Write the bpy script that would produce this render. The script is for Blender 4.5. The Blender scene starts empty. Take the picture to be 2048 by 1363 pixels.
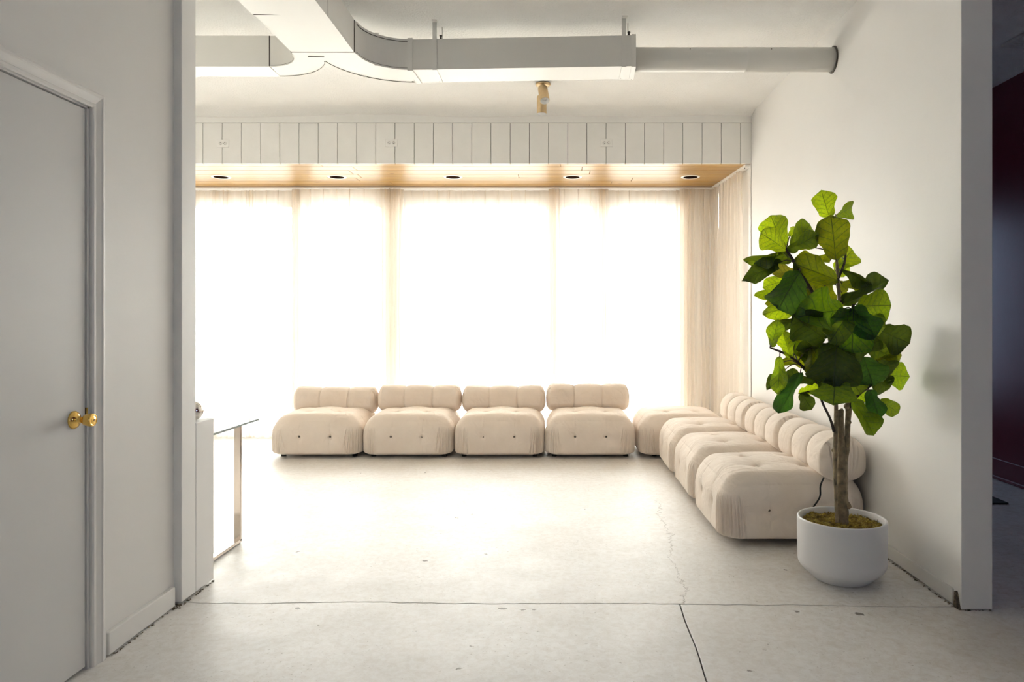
import bpy, bmesh, math, random
import numpy as np
from mathutils import Vector, Matrix, noise

random.seed(7)
R = math.radians
SC = bpy.context.scene
COL = SC.collection

# ------------------------------------------------------------------ camera
F, CX, CY, HC = 1434.0, 1115.0, 642.0, 1.31        # focal length and principal point in pixels of 2048x1363
cd = bpy.data.cameras.new('camera')
cd.sensor_width = 36.0
cd.sensor_fit = 'HORIZONTAL'
cd.lens = 36.0 * F / 2048
cd.shift_x = (1024 - CX) / 2048
cd.shift_y = -(681.5 - CY) / 2048
cd.clip_start = 0.05
cam = bpy.data.objects.new('camera', cd)
COL.objects.link(cam)
cam.location = (0, 0, HC)
cam.rotation_euler = (R(90), 0, 0)
SC.camera = cam

# ------------------------------------------------------------------ sky and exposure
w = bpy.data.worlds.new('overcast_sky')
SC.world = w
w.use_nodes = True
bg = w.node_tree.nodes['Background']
bg.inputs[0].default_value = (1.0, 0.985, 0.972, 1)
bg.inputs[1].default_value = 12.8
SC.view_settings.view_transform = 'Standard'
SC.view_settings.look = 'None'
SC.view_settings.gamma = 1
SC.view_settings.use_curve_mapping = False
SC.view_settings.exposure = 0.97
SC.cycles.diffuse_bounces = 7
SC.cycles.use_adaptive_sampling = True
SC.cycles.adaptive_threshold = 0.03
SC.cycles.max_bounces = 12
SC.cycles.transparent_max_bounces = 16
SC.cycles.transmission_bounces = 8
SC.cycles.caustics_reflective = False
SC.cycles.caustics_refractive = False


def portal(name, loc, rot, sx, sy):
    l = bpy.data.lights.new(name, 'AREA')
    l.shape = 'RECTANGLE'
    l.size = sx
    l.size_y = sy
    l.cycles.is_portal = True
    o = bpy.data.objects.new(name, l)
    COL.objects.link(o)
    o.location = loc
    o.rotation_euler = rot
    return o


portal('window_portal', (-1.6, 8.35, 1.3), (R(-90), 0, 0), 6.8, 2.6)
portal('end_window_portal', (2.8, 8.3, 1.5), (R(-90), 0, 0), 1.3, 2.0)
portal('added_fill_window_portal', (3.85, 1.0, 1.6), (0, R(90), 0), 1.4, 1.4)  # portal for the added fill window
portal('rear_window_portal', (2.3, -2.75, 1.5), (R(90), 0, 0), 1.5, 1.4)


def P(px, py, Y):
    """photo pixel + distance -> point in the room"""
    return Vector(((px - CX) / F * Y, Y, HC - (py - CY) / F * Y))


# ------------------------------------------------------------------ materials
def new_mat(name):
    m = bpy.data.materials.new(name)
    m.use_nodes = True
    nt = m.node_tree
    b = nt.nodes['Principled BSDF']
    return m, nt, b


def N(nt, typ, **kw):
    n = nt.nodes.new(typ)
    for k, v in kw.items():
        setattr(n, k, v)
    return n


def ramp(nt, fac, stops):
    r = N(nt, 'ShaderNodeValToRGB')
    el = r.color_ramp.elements
    while len(el) < len(stops):
        el.new(0.5)
    for e, (p, c) in zip(el, stops):
        e.position = p
        e.color = (*c, 1) if len(c) == 3 else c
    nt.links.new(fac, r.inputs[0])
    return r.outputs[0]


def mat(name, col, rough=0.6, metal=0.0, var=0.04, vscale=3.0, bump=0.0, bscale=60.0, spec=0.5, sheen=0.0):
    m, nt, b = new_mat(name)
    b.inputs['Roughness'].default_value = rough
    b.inputs['Metallic'].default_value = metal
    b.inputs['Specular IOR Level'].default_value = spec
    if sheen:
        b.inputs['Sheen Weight'].default_value = sheen
        b.inputs['Sheen Roughness'].default_value = 0.4
    tc = N(nt, 'ShaderNodeTexCoord')
    n = N(nt, 'ShaderNodeTexNoise')
    n.inputs['Scale'].default_value = vscale
    n.inputs['Detail'].default_value = 6
    nt.links.new(tc.outputs['Object'], n.inputs['Vector'])
    lo = tuple(c * (1 - var) for c in col)
    hi = tuple(min(1, c * (1 + var)) for c in col)
    nt.links.new(ramp(nt, n.outputs['Fac'], [(0.3, lo), (0.7, hi)]), b.inputs['Base Color'])
    if bump:
        n2 = N(nt, 'ShaderNodeTexNoise')
        n2.inputs['Scale'].default_value = bscale
        n2.inputs['Detail'].default_value = 4
        nt.links.new(tc.outputs['Object'], n2.inputs['Vector'])
        bp = N(nt, 'ShaderNodeBump')
        bp.inputs['Strength'].default_value = bump
        bp.inputs['Distance'].default_value = 0.01
        nt.links.new(n2.outputs['Fac'], bp.inputs['Height'])
        nt.links.new(bp.outputs[0], b.inputs['Normal'])
    return m


M = {}
M['wall'] = mat('wall_paint', (0.84, 0.83, 0.815), 0.55, var=0.015, vscale=1.5, bump=0.06, bscale=25)
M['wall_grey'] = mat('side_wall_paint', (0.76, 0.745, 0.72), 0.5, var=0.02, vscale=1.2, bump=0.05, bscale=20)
M['ceiling'] = mat('ceiling_stucco', (0.86, 0.855, 0.84), 0.8, var=0.03, vscale=2, bump=0.7, bscale=70)
M['plank'] = mat('white_plank_paint', (0.86, 0.85, 0.825), 0.5, var=0.02, vscale=6, bump=0.08, bscale=40)
M['duct'] = mat('duct_paint', (0.78, 0.765, 0.725), 0.42, var=0.015, vscale=2, bump=0.03, bscale=12)
M['seam'] = mat('dark_seam', (0.10, 0.085, 0.07), 0.8)
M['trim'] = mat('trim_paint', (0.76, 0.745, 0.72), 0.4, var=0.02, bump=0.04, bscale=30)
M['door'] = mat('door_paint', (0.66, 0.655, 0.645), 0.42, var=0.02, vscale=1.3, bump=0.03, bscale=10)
M['brass'] = mat('polished_brass', (0.95, 0.62, 0.18), 0.13, 1.0, var=0.05)
M['brushed_brass'] = mat('satin_brass', (0.63, 0.47, 0.27), 0.38, 0.75, var=0.06, vscale=30)
M['dark'] = mat('black_plastic', (0.012, 0.011, 0.011), 0.5)
M['rubber'] = mat('black_rubber', (0.01, 0.01, 0.011), 0.7, bump=0.2, bscale=200)
M['chrome'] = mat('chrome', (0.82, 0.78, 0.74), 0.08, 1.0, var=0.03)
M['white_plastic'] = mat('white_plastic', (0.80, 0.79, 0.76), 0.35, var=0.01)
M['lamp_inner'] = mat('lamp_inner_white', (0.80, 0.80, 0.80), 0.4)
M['red'] = mat('maroon_paint', (0.17, 0.014, 0.032), 0.33, var=0.08, bump=0.05, bscale=18)
M['pot'] = mat('pot_ceramic', (0.74, 0.74, 0.76), 0.38, var=0.012, bump=0.02, bscale=15)
M['bark'] = mat('fig_bark', (0.26, 0.20, 0.12), 0.75, var=0.45, vscale=30, bump=0.5, bscale=110)
M['twig'] = mat('dark_twig', (0.05, 0.032, 0.025), 0.7, var=0.3, vscale=40)
M['dirt'] = mat('old_dirt', (0.17, 0.13, 0.09), 0.95, var=0.6, vscale=60, bump=0.8, bscale=150)
M['window_frame'] = mat('window_frame_paint', (0.62, 0.55, 0.46), 0.5)
M['board_gap'] = mat('board_gap', (0.16, 0.075, 0.03), 0.9, spec=0.1)
M['lamp_black'] = mat('lamp_black', (0.02, 0.01, 0.006), 1.0, spec=0.0)
M['leg_chrome'] = mat('worn_chrome', (0.60, 0.52, 0.45), 0.14, 1.0, var=0.08)
M['subfloor'] = mat('slab_joint', (0.06, 0.05, 0.042), 0.95)
M['ground'] = mat('outdoor_paving', (0.45, 0.45, 0.44), 0.8, bump=0.1)


def mat_fabric():
    m, nt, b = new_mat('cream_velvet')
    tc = N(nt, 'ShaderNodeTexCoord')
    n = N(nt, 'ShaderNodeTexNoise')
    n.inputs['Scale'].default_value = 4.5
    n.inputs['Detail'].default_value = 5
    nt.links.new(tc.outputs['Object'], n.inputs['Vector'])
    nt.links.new(ramp(nt, n.outputs['Fac'], [(0.3, (0.79, 0.69, 0.60)), (0.7, (0.85, 0.755, 0.665))]), b.inputs['Base Color'])
    b.inputs['Roughness'].default_value = 0.85
    b.inputs['Specular IOR Level'].default_value = 0.25
    b.inputs['Sheen Weight'].default_value = 0.25
    b.inputs['Sheen Roughness'].default_value = 0.45
    n2 = N(nt, 'ShaderNodeTexNoise')
    n2.inputs['Scale'].default_value = 350
    nt.links.new(tc.outputs['Object'], n2.inputs['Vector'])
    n3 = N(nt, 'ShaderNodeTexNoise')
    n3.inputs['Scale'].default_value = 9
    n3.inputs['Distortion'].default_value = 1.2
    nt.links.new(tc.outputs['Object'], n3.inputs['Vector'])
    bp = N(nt, 'ShaderNodeBump')
    bp.inputs['Strength'].default_value = 0.12
    bp.inputs['Distance'].default_value = 0.004
    nt.links.new(n2.outputs['Fac'], bp.inputs['Height'])
    bp2 = N(nt, 'ShaderNodeBump')
    bp2.inputs['Strength'].default_value = 0.28
    bp2.inputs['Distance'].default_value = 0.03
    nt.links.new(n3.outputs['Fac'], bp2.inputs['Height'])
    nt.links.new(bp.outputs[0], bp2.inputs['Normal'])
    nt.links.new(bp2.outputs[0], b.inputs['Normal'])
    return m


def mat_curtain():
    m, nt, b = new_mat('sheer_curtain_cloth')
    nt.nodes.remove(b)
    out = nt.nodes['Material Output']
    col = (0.965, 0.925, 0.875, 1)
    tr = N(nt, 'ShaderNodeBsdfTransparent')
    tr.inputs[0].default_value = (1, 0.985, 0.965, 1)
    tl = N(nt, 'ShaderNodeBsdfTranslucent')
    tl.inputs[0].default_value = col
    df = N(nt, 'ShaderNodeBsdfDiffuse')
    df.inputs[0].default_value = col
    m1 = N(nt, 'ShaderNodeMixShader')
    m1.inputs[0].default_value = 0.40
    nt.links.new(tl.outputs[0], m1.inputs[1])
    nt.links.new(df.outputs[0], m1.inputs[2])
    m2 = N(nt, 'ShaderNodeMixShader')
    # fine weave: gaps between threads
    lw = N(nt, 'ShaderNodeLayerWeight')
    lw.inputs[0].default_value = 0.35
    mr = N(nt, 'ShaderNodeMapRange')
    mr.inputs[1].default_value = 0.0
    mr.inputs[2].default_value = 0.9
    mr.inputs[3].default_value = 0.60
    mr.inputs[4].default_value = 0.95
    nt.links.new(lw.outputs['Facing'], mr.inputs[0])
    nt.links.new(mr.outputs[0], m2.inputs[0])
    nt.links.new(tr.outputs[0], m2.inputs[1])
    nt.links.new(m1.outputs[0], m2.inputs[2])
    nt.links.new(m2.outputs[0], out.inputs[0])
    return m


def mat_glass(name, tint=(0.97, 0.99, 0.98), gl=0.08):
    m, nt, b = new_mat(name)
    nt.nodes.remove(b)
    out = nt.nodes['Material Output']
    tr = N(nt, 'ShaderNodeBsdfTransparent')
    tr.inputs[0].default_value = (*tint, 1)
    g = N(nt, 'ShaderNodeBsdfGlossy')
    g.inputs['Roughness'].default_value = 0.02
    fr = N(nt, 'ShaderNodeFresnel')
    fr.inputs[0].default_value = 1.5
    mx = N(nt, 'ShaderNodeMixShader')
    nt.links.new(fr.outputs[0], mx.inputs[0])
    nt.links.new(tr.outputs[0], mx.inputs[1])
    nt.links.new(g.outputs[0], mx.inputs[2])
    nt.links.new(mx.outputs[0], out.inputs[0])
    return m


def mat_pine():
    m, nt, b = new_mat('pine_boards')
    tc = N(nt, 'ShaderNodeTexCoord')
    oi = N(nt, 'ShaderNodeObjectInfo')
    ad = N(nt, 'ShaderNodeVectorMath', operation='ADD')
    sc = N(nt, 'ShaderNodeVectorMath', operation='SCALE')
    cb = N(nt, 'ShaderNodeCombineXYZ')
    for i in range(3):
        nt.links.new(oi.outputs['Random'], cb.inputs[i])
    sc.inputs['Scale'].default_value = 37.0
    nt.links.new(cb.outputs[0], sc.inputs[0])
    nt.links.new(tc.outputs['Object'], ad.inputs[0])
    nt.links.new(sc.outputs[0], ad.inputs[1])
    mp = N(nt, 'ShaderNodeMapping')
    mp.inputs['Scale'].default_value = (0.7, 14, 14)
    nt.links.new(ad.outputs[0], mp.inputs[0])
    n = N(nt, 'ShaderNodeTexNoise')
    n.inputs['Scale'].default_value = 2.0
    n.inputs['Detail'].default_value = 5
    n.inputs['Distortion'].default_value = 0.6
    nt.links.new(mp.outputs[0], n.inputs['Vector'])
    grain = ramp(nt, n.outputs['Fac'], [(0.3, (0.34, 0.185, 0.055)), (0.55, (0.46, 0.275, 0.085)), (0.8, (0.52, 0.34, 0.13))])
    mp2 = N(nt, 'ShaderNodeMapping')
    mp2.inputs['Scale'].default_value = (1.6, 5, 5)
    nt.links.new(ad.outputs[0], mp2.inputs[0])
    v = N(nt, 'ShaderNodeTexVoronoi')
    v.inputs['Scale'].default_value = 2.0
    nt.links.new(mp2.outputs[0], v.inputs['Vector'])
    knot = ramp(nt, v.outputs['Distance'], [(0.05, (1, 1, 1)), (0.11, (0, 0, 0))])
    mix = N(nt, 'ShaderNodeMixRGB')
    nt.links.new(knot, mix.inputs[0])
    nt.links.new(grain, mix.inputs[1])
    mix.inputs[2].default_value = (0.20, 0.09, 0.035, 1)
    hs = N(nt, 'ShaderNodeHueSaturation')
    mr = N(nt, 'ShaderNodeMapRange')
    mr.inputs[3].default_value = 0.88
    mr.inputs[4].default_value = 1.08
    nt.links.new(oi.outputs['Random'], mr.inputs[0])
    nt.links.new(mr.outputs[0], hs.inputs['Value'])
    nt.links.new(mix.outputs[0], hs.inputs['Color'])
    nt.links.new(hs.outputs[0], b.inputs['Base Color'])
    b.inputs['Roughness'].default_value = 0.35
    return m


def mat_floor():
    m, nt, b = new_mat('painted_concrete')
    L = nt.links.new
    tc = N(nt, 'ShaderNodeTexCoord')
    pos = tc.outputs['Object']

    def noise_tex(scale, detail=6, dist=0.0, rough=0.55, vec=pos):
        n = N(nt, 'ShaderNodeTexNoise')
        n.inputs['Scale'].default_value = scale
        n.inputs['Detail'].default_value = detail
        n.inputs['Distortion'].default_value = dist
        n.inputs['Roughness'].default_value = rough
        L(vec, n.inputs['Vector'])
        return n.outputs['Fac']

    def mth(op, a, bb=None, clamp=False):
        n = N(nt, 'ShaderNodeMath', operation=op)
        n.use_clamp = clamp
        for i, x in enumerate((a, bb)):
            if x is None:
                continue
            if isinstance(x, (int, float)):
                n.inputs[i].default_value = x
            else:
                L(x, n.inputs[i])
        return n.outputs[0]

    base = ramp(nt, noise_tex(1.3, 12, 0.2, 0.7), [(0.30, (0.69, 0.665, 0.635)), (0.5, (0.75, 0.735, 0.715)), (0.72, (0.80, 0.79, 0.775))])
    blot = ramp(nt, noise_tex(26, 10, 0.6, 0.75), [(0.36, (0.84, 0.81, 0.77)), (0.58, (1, 1, 1))])
    mx = N(nt, 'ShaderNodeMixRGB', blend_type='MULTIPLY')
    mx.inputs[0].default_value = 0.75
    L(base, mx.inputs[1])
    L(blot, mx.inputs[2])
    cur = mx.outputs[0]
    # brush/wear streaks running across
    mp = N(nt, 'ShaderNodeMapping')
    mp.inputs['Scale'].default_value = (12, 60, 1)
    mp.inputs['Rotation'].default_value = (0, 0, 0.25)
    L(pos, mp.inputs[0])
    st = noise_tex(3.0, 6, 1.4, 0.65, mp.outputs[0])
    st = ramp(nt, st, [(0.57, (0, 0, 0)), (0.72, (1, 1, 1))])
    # specks
    sp = noise_tex(55, 3, 0.0, 0.6)
    spm = noise_tex(2.3, 3)
    sp = mth('MULTIPLY', mth('SUBTRACT', sp, 0.635, True), 14, True)
    sp = mth('MULTIPLY', sp, mth('MULTIPLY', mth('SUBTRACT', spm, 0.42, True), 6, True))
    vv = N(nt, 'ShaderNodeTexVoronoi')
    vv.inputs['Scale'].default_value = 9
    wv = N(nt, 'ShaderNodeMixRGB', blend_type='ADD')
    wv.inputs[0].default_value = 0.05
    L(pos, wv.inputs[1])
    nn = N(nt, 'ShaderNodeTexNoise')
    nn.inputs['Scale'].default_value = 25
    L(pos, nn.inputs['Vector'])
    L(nn.outputs['Color'], wv.inputs[2])
    L(wv.outputs[0], vv.inputs['Vector'])
    rr = N(nt, 'ShaderNodeSeparateColor')
    L(vv.outputs['Color'], rr.inputs[0])
    pit_r = mth('MULTIPLY', mth('SUBTRACT', rr.outputs[0], 0.86, True), 0.8)
    pit = mth('MULTIPLY', mth('SUBTRACT', pit_r, vv.outputs['Distance'], True), 40, True)
    # named chips: position and radius on the slab
    sx = N(nt, 'ShaderNodeSeparateXYZ')
    L(pos, sx.inputs[0])
    X, Y = sx.outputs[0], sx.outputs[1]
    wob = mth('MULTIPLY', mth('SUBTRACT', noise_tex(45, 3), 0.5), 0.05)
    for px, py, rad in [(849, 1121, .022), (1005, 1217, .028), (1046, 1219, .018), (1068, 1219, .010), (596, 1216, .020),
                        (1718, 1227, .030), (1593, 1222, .018), (913, 1035, .018), (945, 1028, .012), (595, 1103, .013),
                        (970, 1107, .016), (832, 1262, .012), (943, 1292, .014), (916, 1337, .012), (1075, 1262, .010),
                        (1500, 1341, .018), (1381, 1054, .012), (838, 1154, .010)]:
        p = P(px, py, F * HC / (py - CY))
        dx = mth('SUBTRACT', X, p.x)
        dy = mth('MULTIPLY', mth('SUBTRACT', Y, p.y), 1.3)
        d = mth('SQRT', mth('ADD', mth('MULTIPLY', dx, dx), mth('MULTIPLY', dy, dy)))
        d = mth('ADD', d, wob)
        pit = mth('MAXIMUM', pit, mth('MULTIPLY', mth('SUBTRACT', rad * 0.75, d, True), 160, True))
    # hairline crack wandering from the joint towards the sofas
    off = mth('MULTIPLY', mth('SUBTRACT', noise_tex(3.2, 9, 0.3, 0.68), 0.5), 0.34)
    line = mth('ADD', mth('MULTIPLY', mth('SUBTRACT', Y, 3.32), 0.06), 0.60)
    dcr = mth('ABSOLUTE', mth('SUBTRACT', mth('SUBTRACT', X, line), off))
    cr = mth('SUBTRACT', 1.0, mth('DIVIDE', dcr, 0.0035), True)
    cr = mth('MULTIPLY', cr, mth('GREATER_THAN', Y, 3.31))
    cr = mth('MULTIPLY', cr, mth('LESS_THAN', Y, 5.25))
    cr = mth('MULTIPLY', cr, 0.75)
    # warm grime towards the right-hand wall foot
    grime = mth('MULTIPLY', mth('SUBTRACT', noise_tex(14, 8, 0.8, 0.7), 0.5, True), 3.0, True)
    near = mth('MULTIPLY', mth('SUBTRACT', X, 0.75, True), 1.6, True)
    grime = mth('MULTIPLY', grime, mth('MULTIPLY', near, 0.55))

    def over(cur, fac, col):
        q = N(nt, 'ShaderNodeMixRGB')
        if isinstance(fac, float):
            q.inputs[0].default_value = fac
        else:
            L(fac, q.inputs[0])
        L(cur, q.inputs[1])
        q.inputs[2].default_value = (*col, 1)
        return q.outputs[0]
    bw = N(nt, 'ShaderNodeRGBToBW')
    L(st, bw.inputs[0])
    cur = over(cur, mth('MULTIPLY', bw.outputs[0], 0.36), (0.40, 0.35, 0.29))
    cur = over(cur, grime, (0.42, 0.33, 0.22))
    cur = over(cur, mth('MULTIPLY', sp, 0.6), (0.20, 0.16, 0.12))
    cur = over(cur, mth('MULTIPLY', pit, 0.85), (0.12, 0.10, 0.08))
    cur = over(cur, cr, (0.16, 0.13, 0.10))
    L(cur, b.inputs['Base Color'])
    rg = N(nt, 'ShaderNodeMapRange')
    rg.inputs[3].default_value = 0.36
    rg.inputs[4].default_value = 0.60
    L(noise_tex(5, 8, 0.5), rg.inputs[0])
    L(rg.outputs[0], b.inputs['Roughness'])
    h = mth('ADD', mth('MULTIPLY', noise_tex(16, 8, 0.4), 0.4), mth('MULTIPLY', mth('ADD', pit, cr), -1.0))
    bp = N(nt, 'ShaderNodeBump')
    bp.inputs['Strength'].default_value = 0.35
    bp.inputs['Distance'].default_value = 0.006
    L(h, bp.inputs['Height'])
    L(bp.outputs[0], b.inputs['Normal'])
    return m


def mat_leaf():
    m, nt, b = new_mat('fig_leaf')
    L = nt.links.new
    out = nt.nodes['Material Output']
    uv = N(nt, 'ShaderNodeUVMap')
    s = N(nt, 'ShaderNodeSeparateXYZ')
    L(uv.outputs[0], s.inputs[0])

    def mth(op, a, bb=None, clamp=False):
        n = N(nt, 'ShaderNodeMath', operation=op)
        n.use_clamp = clamp
        for i, x in enumerate((a, bb)):
            if x is None:
                continue
            if isinstance(x, (int, float)):
                n.inputs[i].default_value = x
            else:
                L(x, n.inputs[i])
        return n.outputs[0]
    au = mth('ABSOLUTE', mth('MULTIPLY', mth('SUBTRACT', s.outputs[0], 0.5), 2.0))
    vv = s.outputs[1]
    mid = mth('SUBTRACT', 1.0, mth('DIVIDE', au, 0.05), True)
    k = mth('SUBTRACT', vv, mth('MULTIPLY', mth('POWER', au, 0.8), 0.24))
    fr = mth('FRACT', mth('MULTIPLY', k, 6.0))
    d = mth('ABSOLUTE', mth('SUBTRACT', fr, 0.5))
    lat = mth('SUBTRACT', 1.0, mth('DIVIDE', d, 0.085), True)
    vein = mth('MAXIMUM', mid, mth('MULTIPLY', lat, 0.7))
    tc = N(nt, 'ShaderNodeTexCoord')
    n = N(nt, 'ShaderNodeTexNoise')
    n.inputs['Scale'].default_value = 5
    n.inputs['Detail'].default_value = 4
    L(tc.outputs['Generated'], n.inputs['Vector'])
    vo = N(nt, 'ShaderNodeTexVoronoi')
    vo.inputs['Scale'].default_value = 17
    L(uv.outputs[0], vo.inputs['Vector'])
    oi = N(nt, 'ShaderNodeObjectInfo')
    base = ramp(nt, n.outputs['Fac'], [(0.3, (0.020, 0.034, 0.009)), (0.7, (0.048, 0.075, 0.018))])
    hs = N(nt, 'ShaderNodeHueSaturation')
    mr = N(nt, 'ShaderNodeMapRange')
    mr.inputs[3].default_value = 0.7
    mr.inputs[4].default_value = 1.35
    L(oi.outputs['Random'], mr.inputs[0])
    L(mr.outputs[0], hs.inputs['Value'])
    L(base, hs.inputs['Color'])
    # the object colour carries each leaf's hue
    mu = N(nt, 'ShaderNodeMixRGB', blend_type='MULTIPLY')
    mu.inputs[0].default_value = 1
    L(hs.outputs[0], mu.inputs[1])
    L(oi.outputs['Color'], mu.inputs[2])
    vm = N(nt, 'ShaderNodeMixRGB')
    L(mth('MULTIPLY', vein, 0.6), vm.inputs[0])
    L(mu.outputs[0], vm.inputs[1])
    vm.inputs[2].default_value = (0.12, 0.16, 0.06, 1)
    L(vm.outputs[0], b.inputs['Base Color'])
    b.inputs['Roughness'].default_value = 0.42
    b.inputs['Specular IOR Level'].default_value = 0.35
    bp = N(nt, 'ShaderNodeBump')
    bp.inputs['Strength'].default_value = 0.6
    bp.inputs['Distance'].default_value = 0.006
    L(mth('MULTIPLY', vein, -1.0), bp.inputs['Height'])
    L(bp.outputs[0], b.inputs['Normal'])
    tl = N(nt, 'ShaderNodeBsdfTranslucent')
    cm = N(nt, 'ShaderNodeMixRGB')
    L(vo.outputs['Distance'], cm.inputs[0])
    cm.inputs[1].default_value = (0.46, 0.52, 0.02, 1)
    cm.inputs[2].default_value = (0.24, 0.36, 0.02, 1)
    cv = N(nt, 'ShaderNodeMixRGB')
    L(mth('MULTIPLY', vein, 1.0), cv.inputs[0])
    L(cm.outputs[0], cv.inputs[1])
    cv.inputs[2].default_value = (0.03, 0.05, 0.008, 1)
    mu2 = N(nt, 'ShaderNodeMixRGB', blend_type='MULTIPLY')
    mu2.inputs[0].default_value = 1
    L(cv.outputs[0], mu2.inputs[1])
    sq = N(nt, 'ShaderNodeMixRGB', blend_type='MULTIPLY')
    sq.inputs[0].default_value = 0.8
    L(oi.outputs['Color'], sq.inputs[1])
    L(oi.outputs['Color'], sq.inputs[2])
    L(sq.outputs[0], mu2.inputs[2])
    L(mu2.outputs[0], tl.inputs[0])
    ms = N(nt, 'ShaderNodeMixShader')
    ms.inputs[0].default_value = 0.42
    L(b.outputs[0], ms.inputs[1])
    L(tl.outputs[0], ms.inputs[2])
    L(ms.outputs[0], out.inputs[0])
    return m


def mat_moss():
    m, nt, b = new_mat('dried_moss')
    tc = N(nt, 'ShaderNodeTexCoord')
    n = N(nt, 'ShaderNodeTexNoise')
    n.inputs['Scale'].default_value = 38
    n.inputs['Detail'].default_value = 8
    n.inputs['Roughness'].default_value = 0.75
    nt.links.new(tc.outputs['Object'], n.inputs['Vector'])
    nt.links.new(ramp(nt, n.outputs['Fac'], [(0.3, (0.03, 0.02, 0.005)), (0.45, (0.24, 0.17, 0.03)), (0.62, (0.62, 0.47, 0.09))]), b.inputs['Base Color'])
    b.inputs['Roughness'].default_value = 0.95
    bp = N(nt, 'ShaderNodeBump')
    bp.inputs['Strength'].default_value = 1.0
    bp.inputs['Distance'].default_value = 0.012
    nt.links.new(n.outputs['Fac'], bp.inputs['Height'])
    nt.links.new(bp.outputs[0], b.inputs['Normal'])
    return m


M['fabric'] = mat_fabric()
M['curtain'] = mat_curtain()
M['pane'] = mat_glass('window_glass')
M['dimming_pane'] = mat_glass('dimming_window_glass', (0.235, 0.275, 0.33))  # dark bluish tint added to dim and cool daylight from the unseen windows
M['tabletop_glass'] = mat_glass('table_glass', (0.86, 0.93, 0.91))
M['glass_edge'] = mat('glass_edge', (0.34, 0.40, 0.40), 0.15, var=0.1)
M['pine'] = mat_pine()
M['floor'] = mat_floor()
M['leaf'] = mat_leaf()
M['moss'] = mat_moss()
M['button'] = mat('button_metal', (0.25, 0.21, 0.17), 0.35, 0.8)


# ------------------------------------------------------------------ mesh helpers
def new_obj(name, me, m=None, parent=None, smooth=False):
    if m is not None and len(me.materials) == 0:
        me.materials.append(m)
    if smooth:
        me.polygons.foreach_set('use_smooth', [True] * len(me.polygons))
    o = bpy.data.objects.new(name, me)
    COL.objects.link(o)
    if parent is not None:
        o.parent = parent
    return o


def mesh_py(name, v, f):
    me = bpy.data.meshes.new(name)
    me.from_pydata([tuple(x) for x in v], [], f)
    me.update()
    return me


def boxes(name, lst, m, parent=None, bevel=0.0, segs=2):
    """lst of (x0,x1,y0,y1,z0,z1) joined as one mesh object"""
    bm = bmesh.new()
    for x0, x1, y0, y1, z0, z1 in lst:
        vs = [bm.verts.new(p) for p in [(x0, y0, z0), (x1, y0, z0), (x1, y1, z0), (x0, y1, z0), (x0, y0, z1), (x1, y0, z1), (x1, y1, z1), (x0, y1, z1)]]
        for q in [(0, 3, 2, 1), (4, 5, 6, 7), (0, 1, 5, 4), (1, 2, 6, 5), (2, 3, 7, 6), (3, 0, 4, 7)]:
            bm.faces.new([vs[i] for i in q])
    if bevel:
        bmesh.ops.bevel(bm, geom=bm.edges[:], offset=bevel, segments=segs, affect='EDGES', profile=0.5)
    me = bpy.data.meshes.new(name)
    bm.to_mesh(me)
    bm.free()
    return new_obj(name, me, m, parent)


def lathe_mesh(name, prof, n=48, cap=True):
    v, f = [], []
    for r, z in prof:
        for i in range(n):
            a = 2 * math.pi * i / n
            v.append((r * math.cos(a), r * math.sin(a), z))
    for j in range(len(prof) - 1):
        for i in range(n):
            k = (i + 1) % n
            f.append((j * n + i, j * n + k, (j + 1) * n + k, (j + 1) * n + i))
    if cap:
        f.append(tuple(range(n))[::-1])
        f.append(tuple((len(prof) - 1) * n + i for i in range(n)))
    return mesh_py(name, v, f)


def tube_mesh(name, pts, rad, n=10, bump=0.0):
    pts = [Vector(p) for p in pts]
    if isinstance(rad, (int, float)):
        rad = [rad] * len(pts)
    v, f = [], []
    up = Vector((0.13, 0.9, 0.21)).normalized()
    for i, p in enumerate(pts):
        t = (pts[min(i + 1, len(pts) - 1)] - pts[max(i - 1, 0)]).normalized()
        a = t.cross(up)
        if a.length < 1e-3:
            a = t.cross(Vector((1, 0, 0)))
        a.normalize()
        bb = t.cross(a)
        for k in range(n):
            th = 2 * math.pi * k / n
            r = rad[i]
            if bump:
                r *= 1 + bump * noise.noise(Vector((p.x * 30 + k, p.y * 30, p.z * 40)))
            v.append(p + (a * math.cos(th) + bb * math.sin(th)) * r)
    for i in range(len(pts) - 1):
        for k in range(n):
            q = (k + 1) % n
            f.append((i * n + k, i * n + q, (i + 1) * n + q, (i + 1) * n + k))
    f.append(tuple(range(n))[::-1])
    f.append(tuple((len(pts) - 1) * n + k for k in range(n)))
    return mesh_py(name, v, f)


def smooth_path(pts, rad, sub=5):
    """Catmull-Rom"""
    P_ = [Vector(p) for p in pts]
    out, ro = [], []
    for i in range(len(P_) - 1):
        p0 = P_[max(i - 1, 0)]
        p1, p2 = P_[i], P_[i + 1]
        p3 = P_[min(i + 2, len(P_) - 1)]
        for s in range(sub):
            t = s / sub
            out.append(0.5 * ((2 * p1) + (p2 - p0) * t + (2 * p0 - 5 * p1 + 4 * p2 - p3) * t * t + (3 * p1 - p0 - 3 * p2 + p3) * t ** 3))
            ro.append(rad[i] * (1 - t) + rad[i + 1] * t)
    out.append(P_[-1])
    ro.append(rad[-1])
    return out, ro


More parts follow.
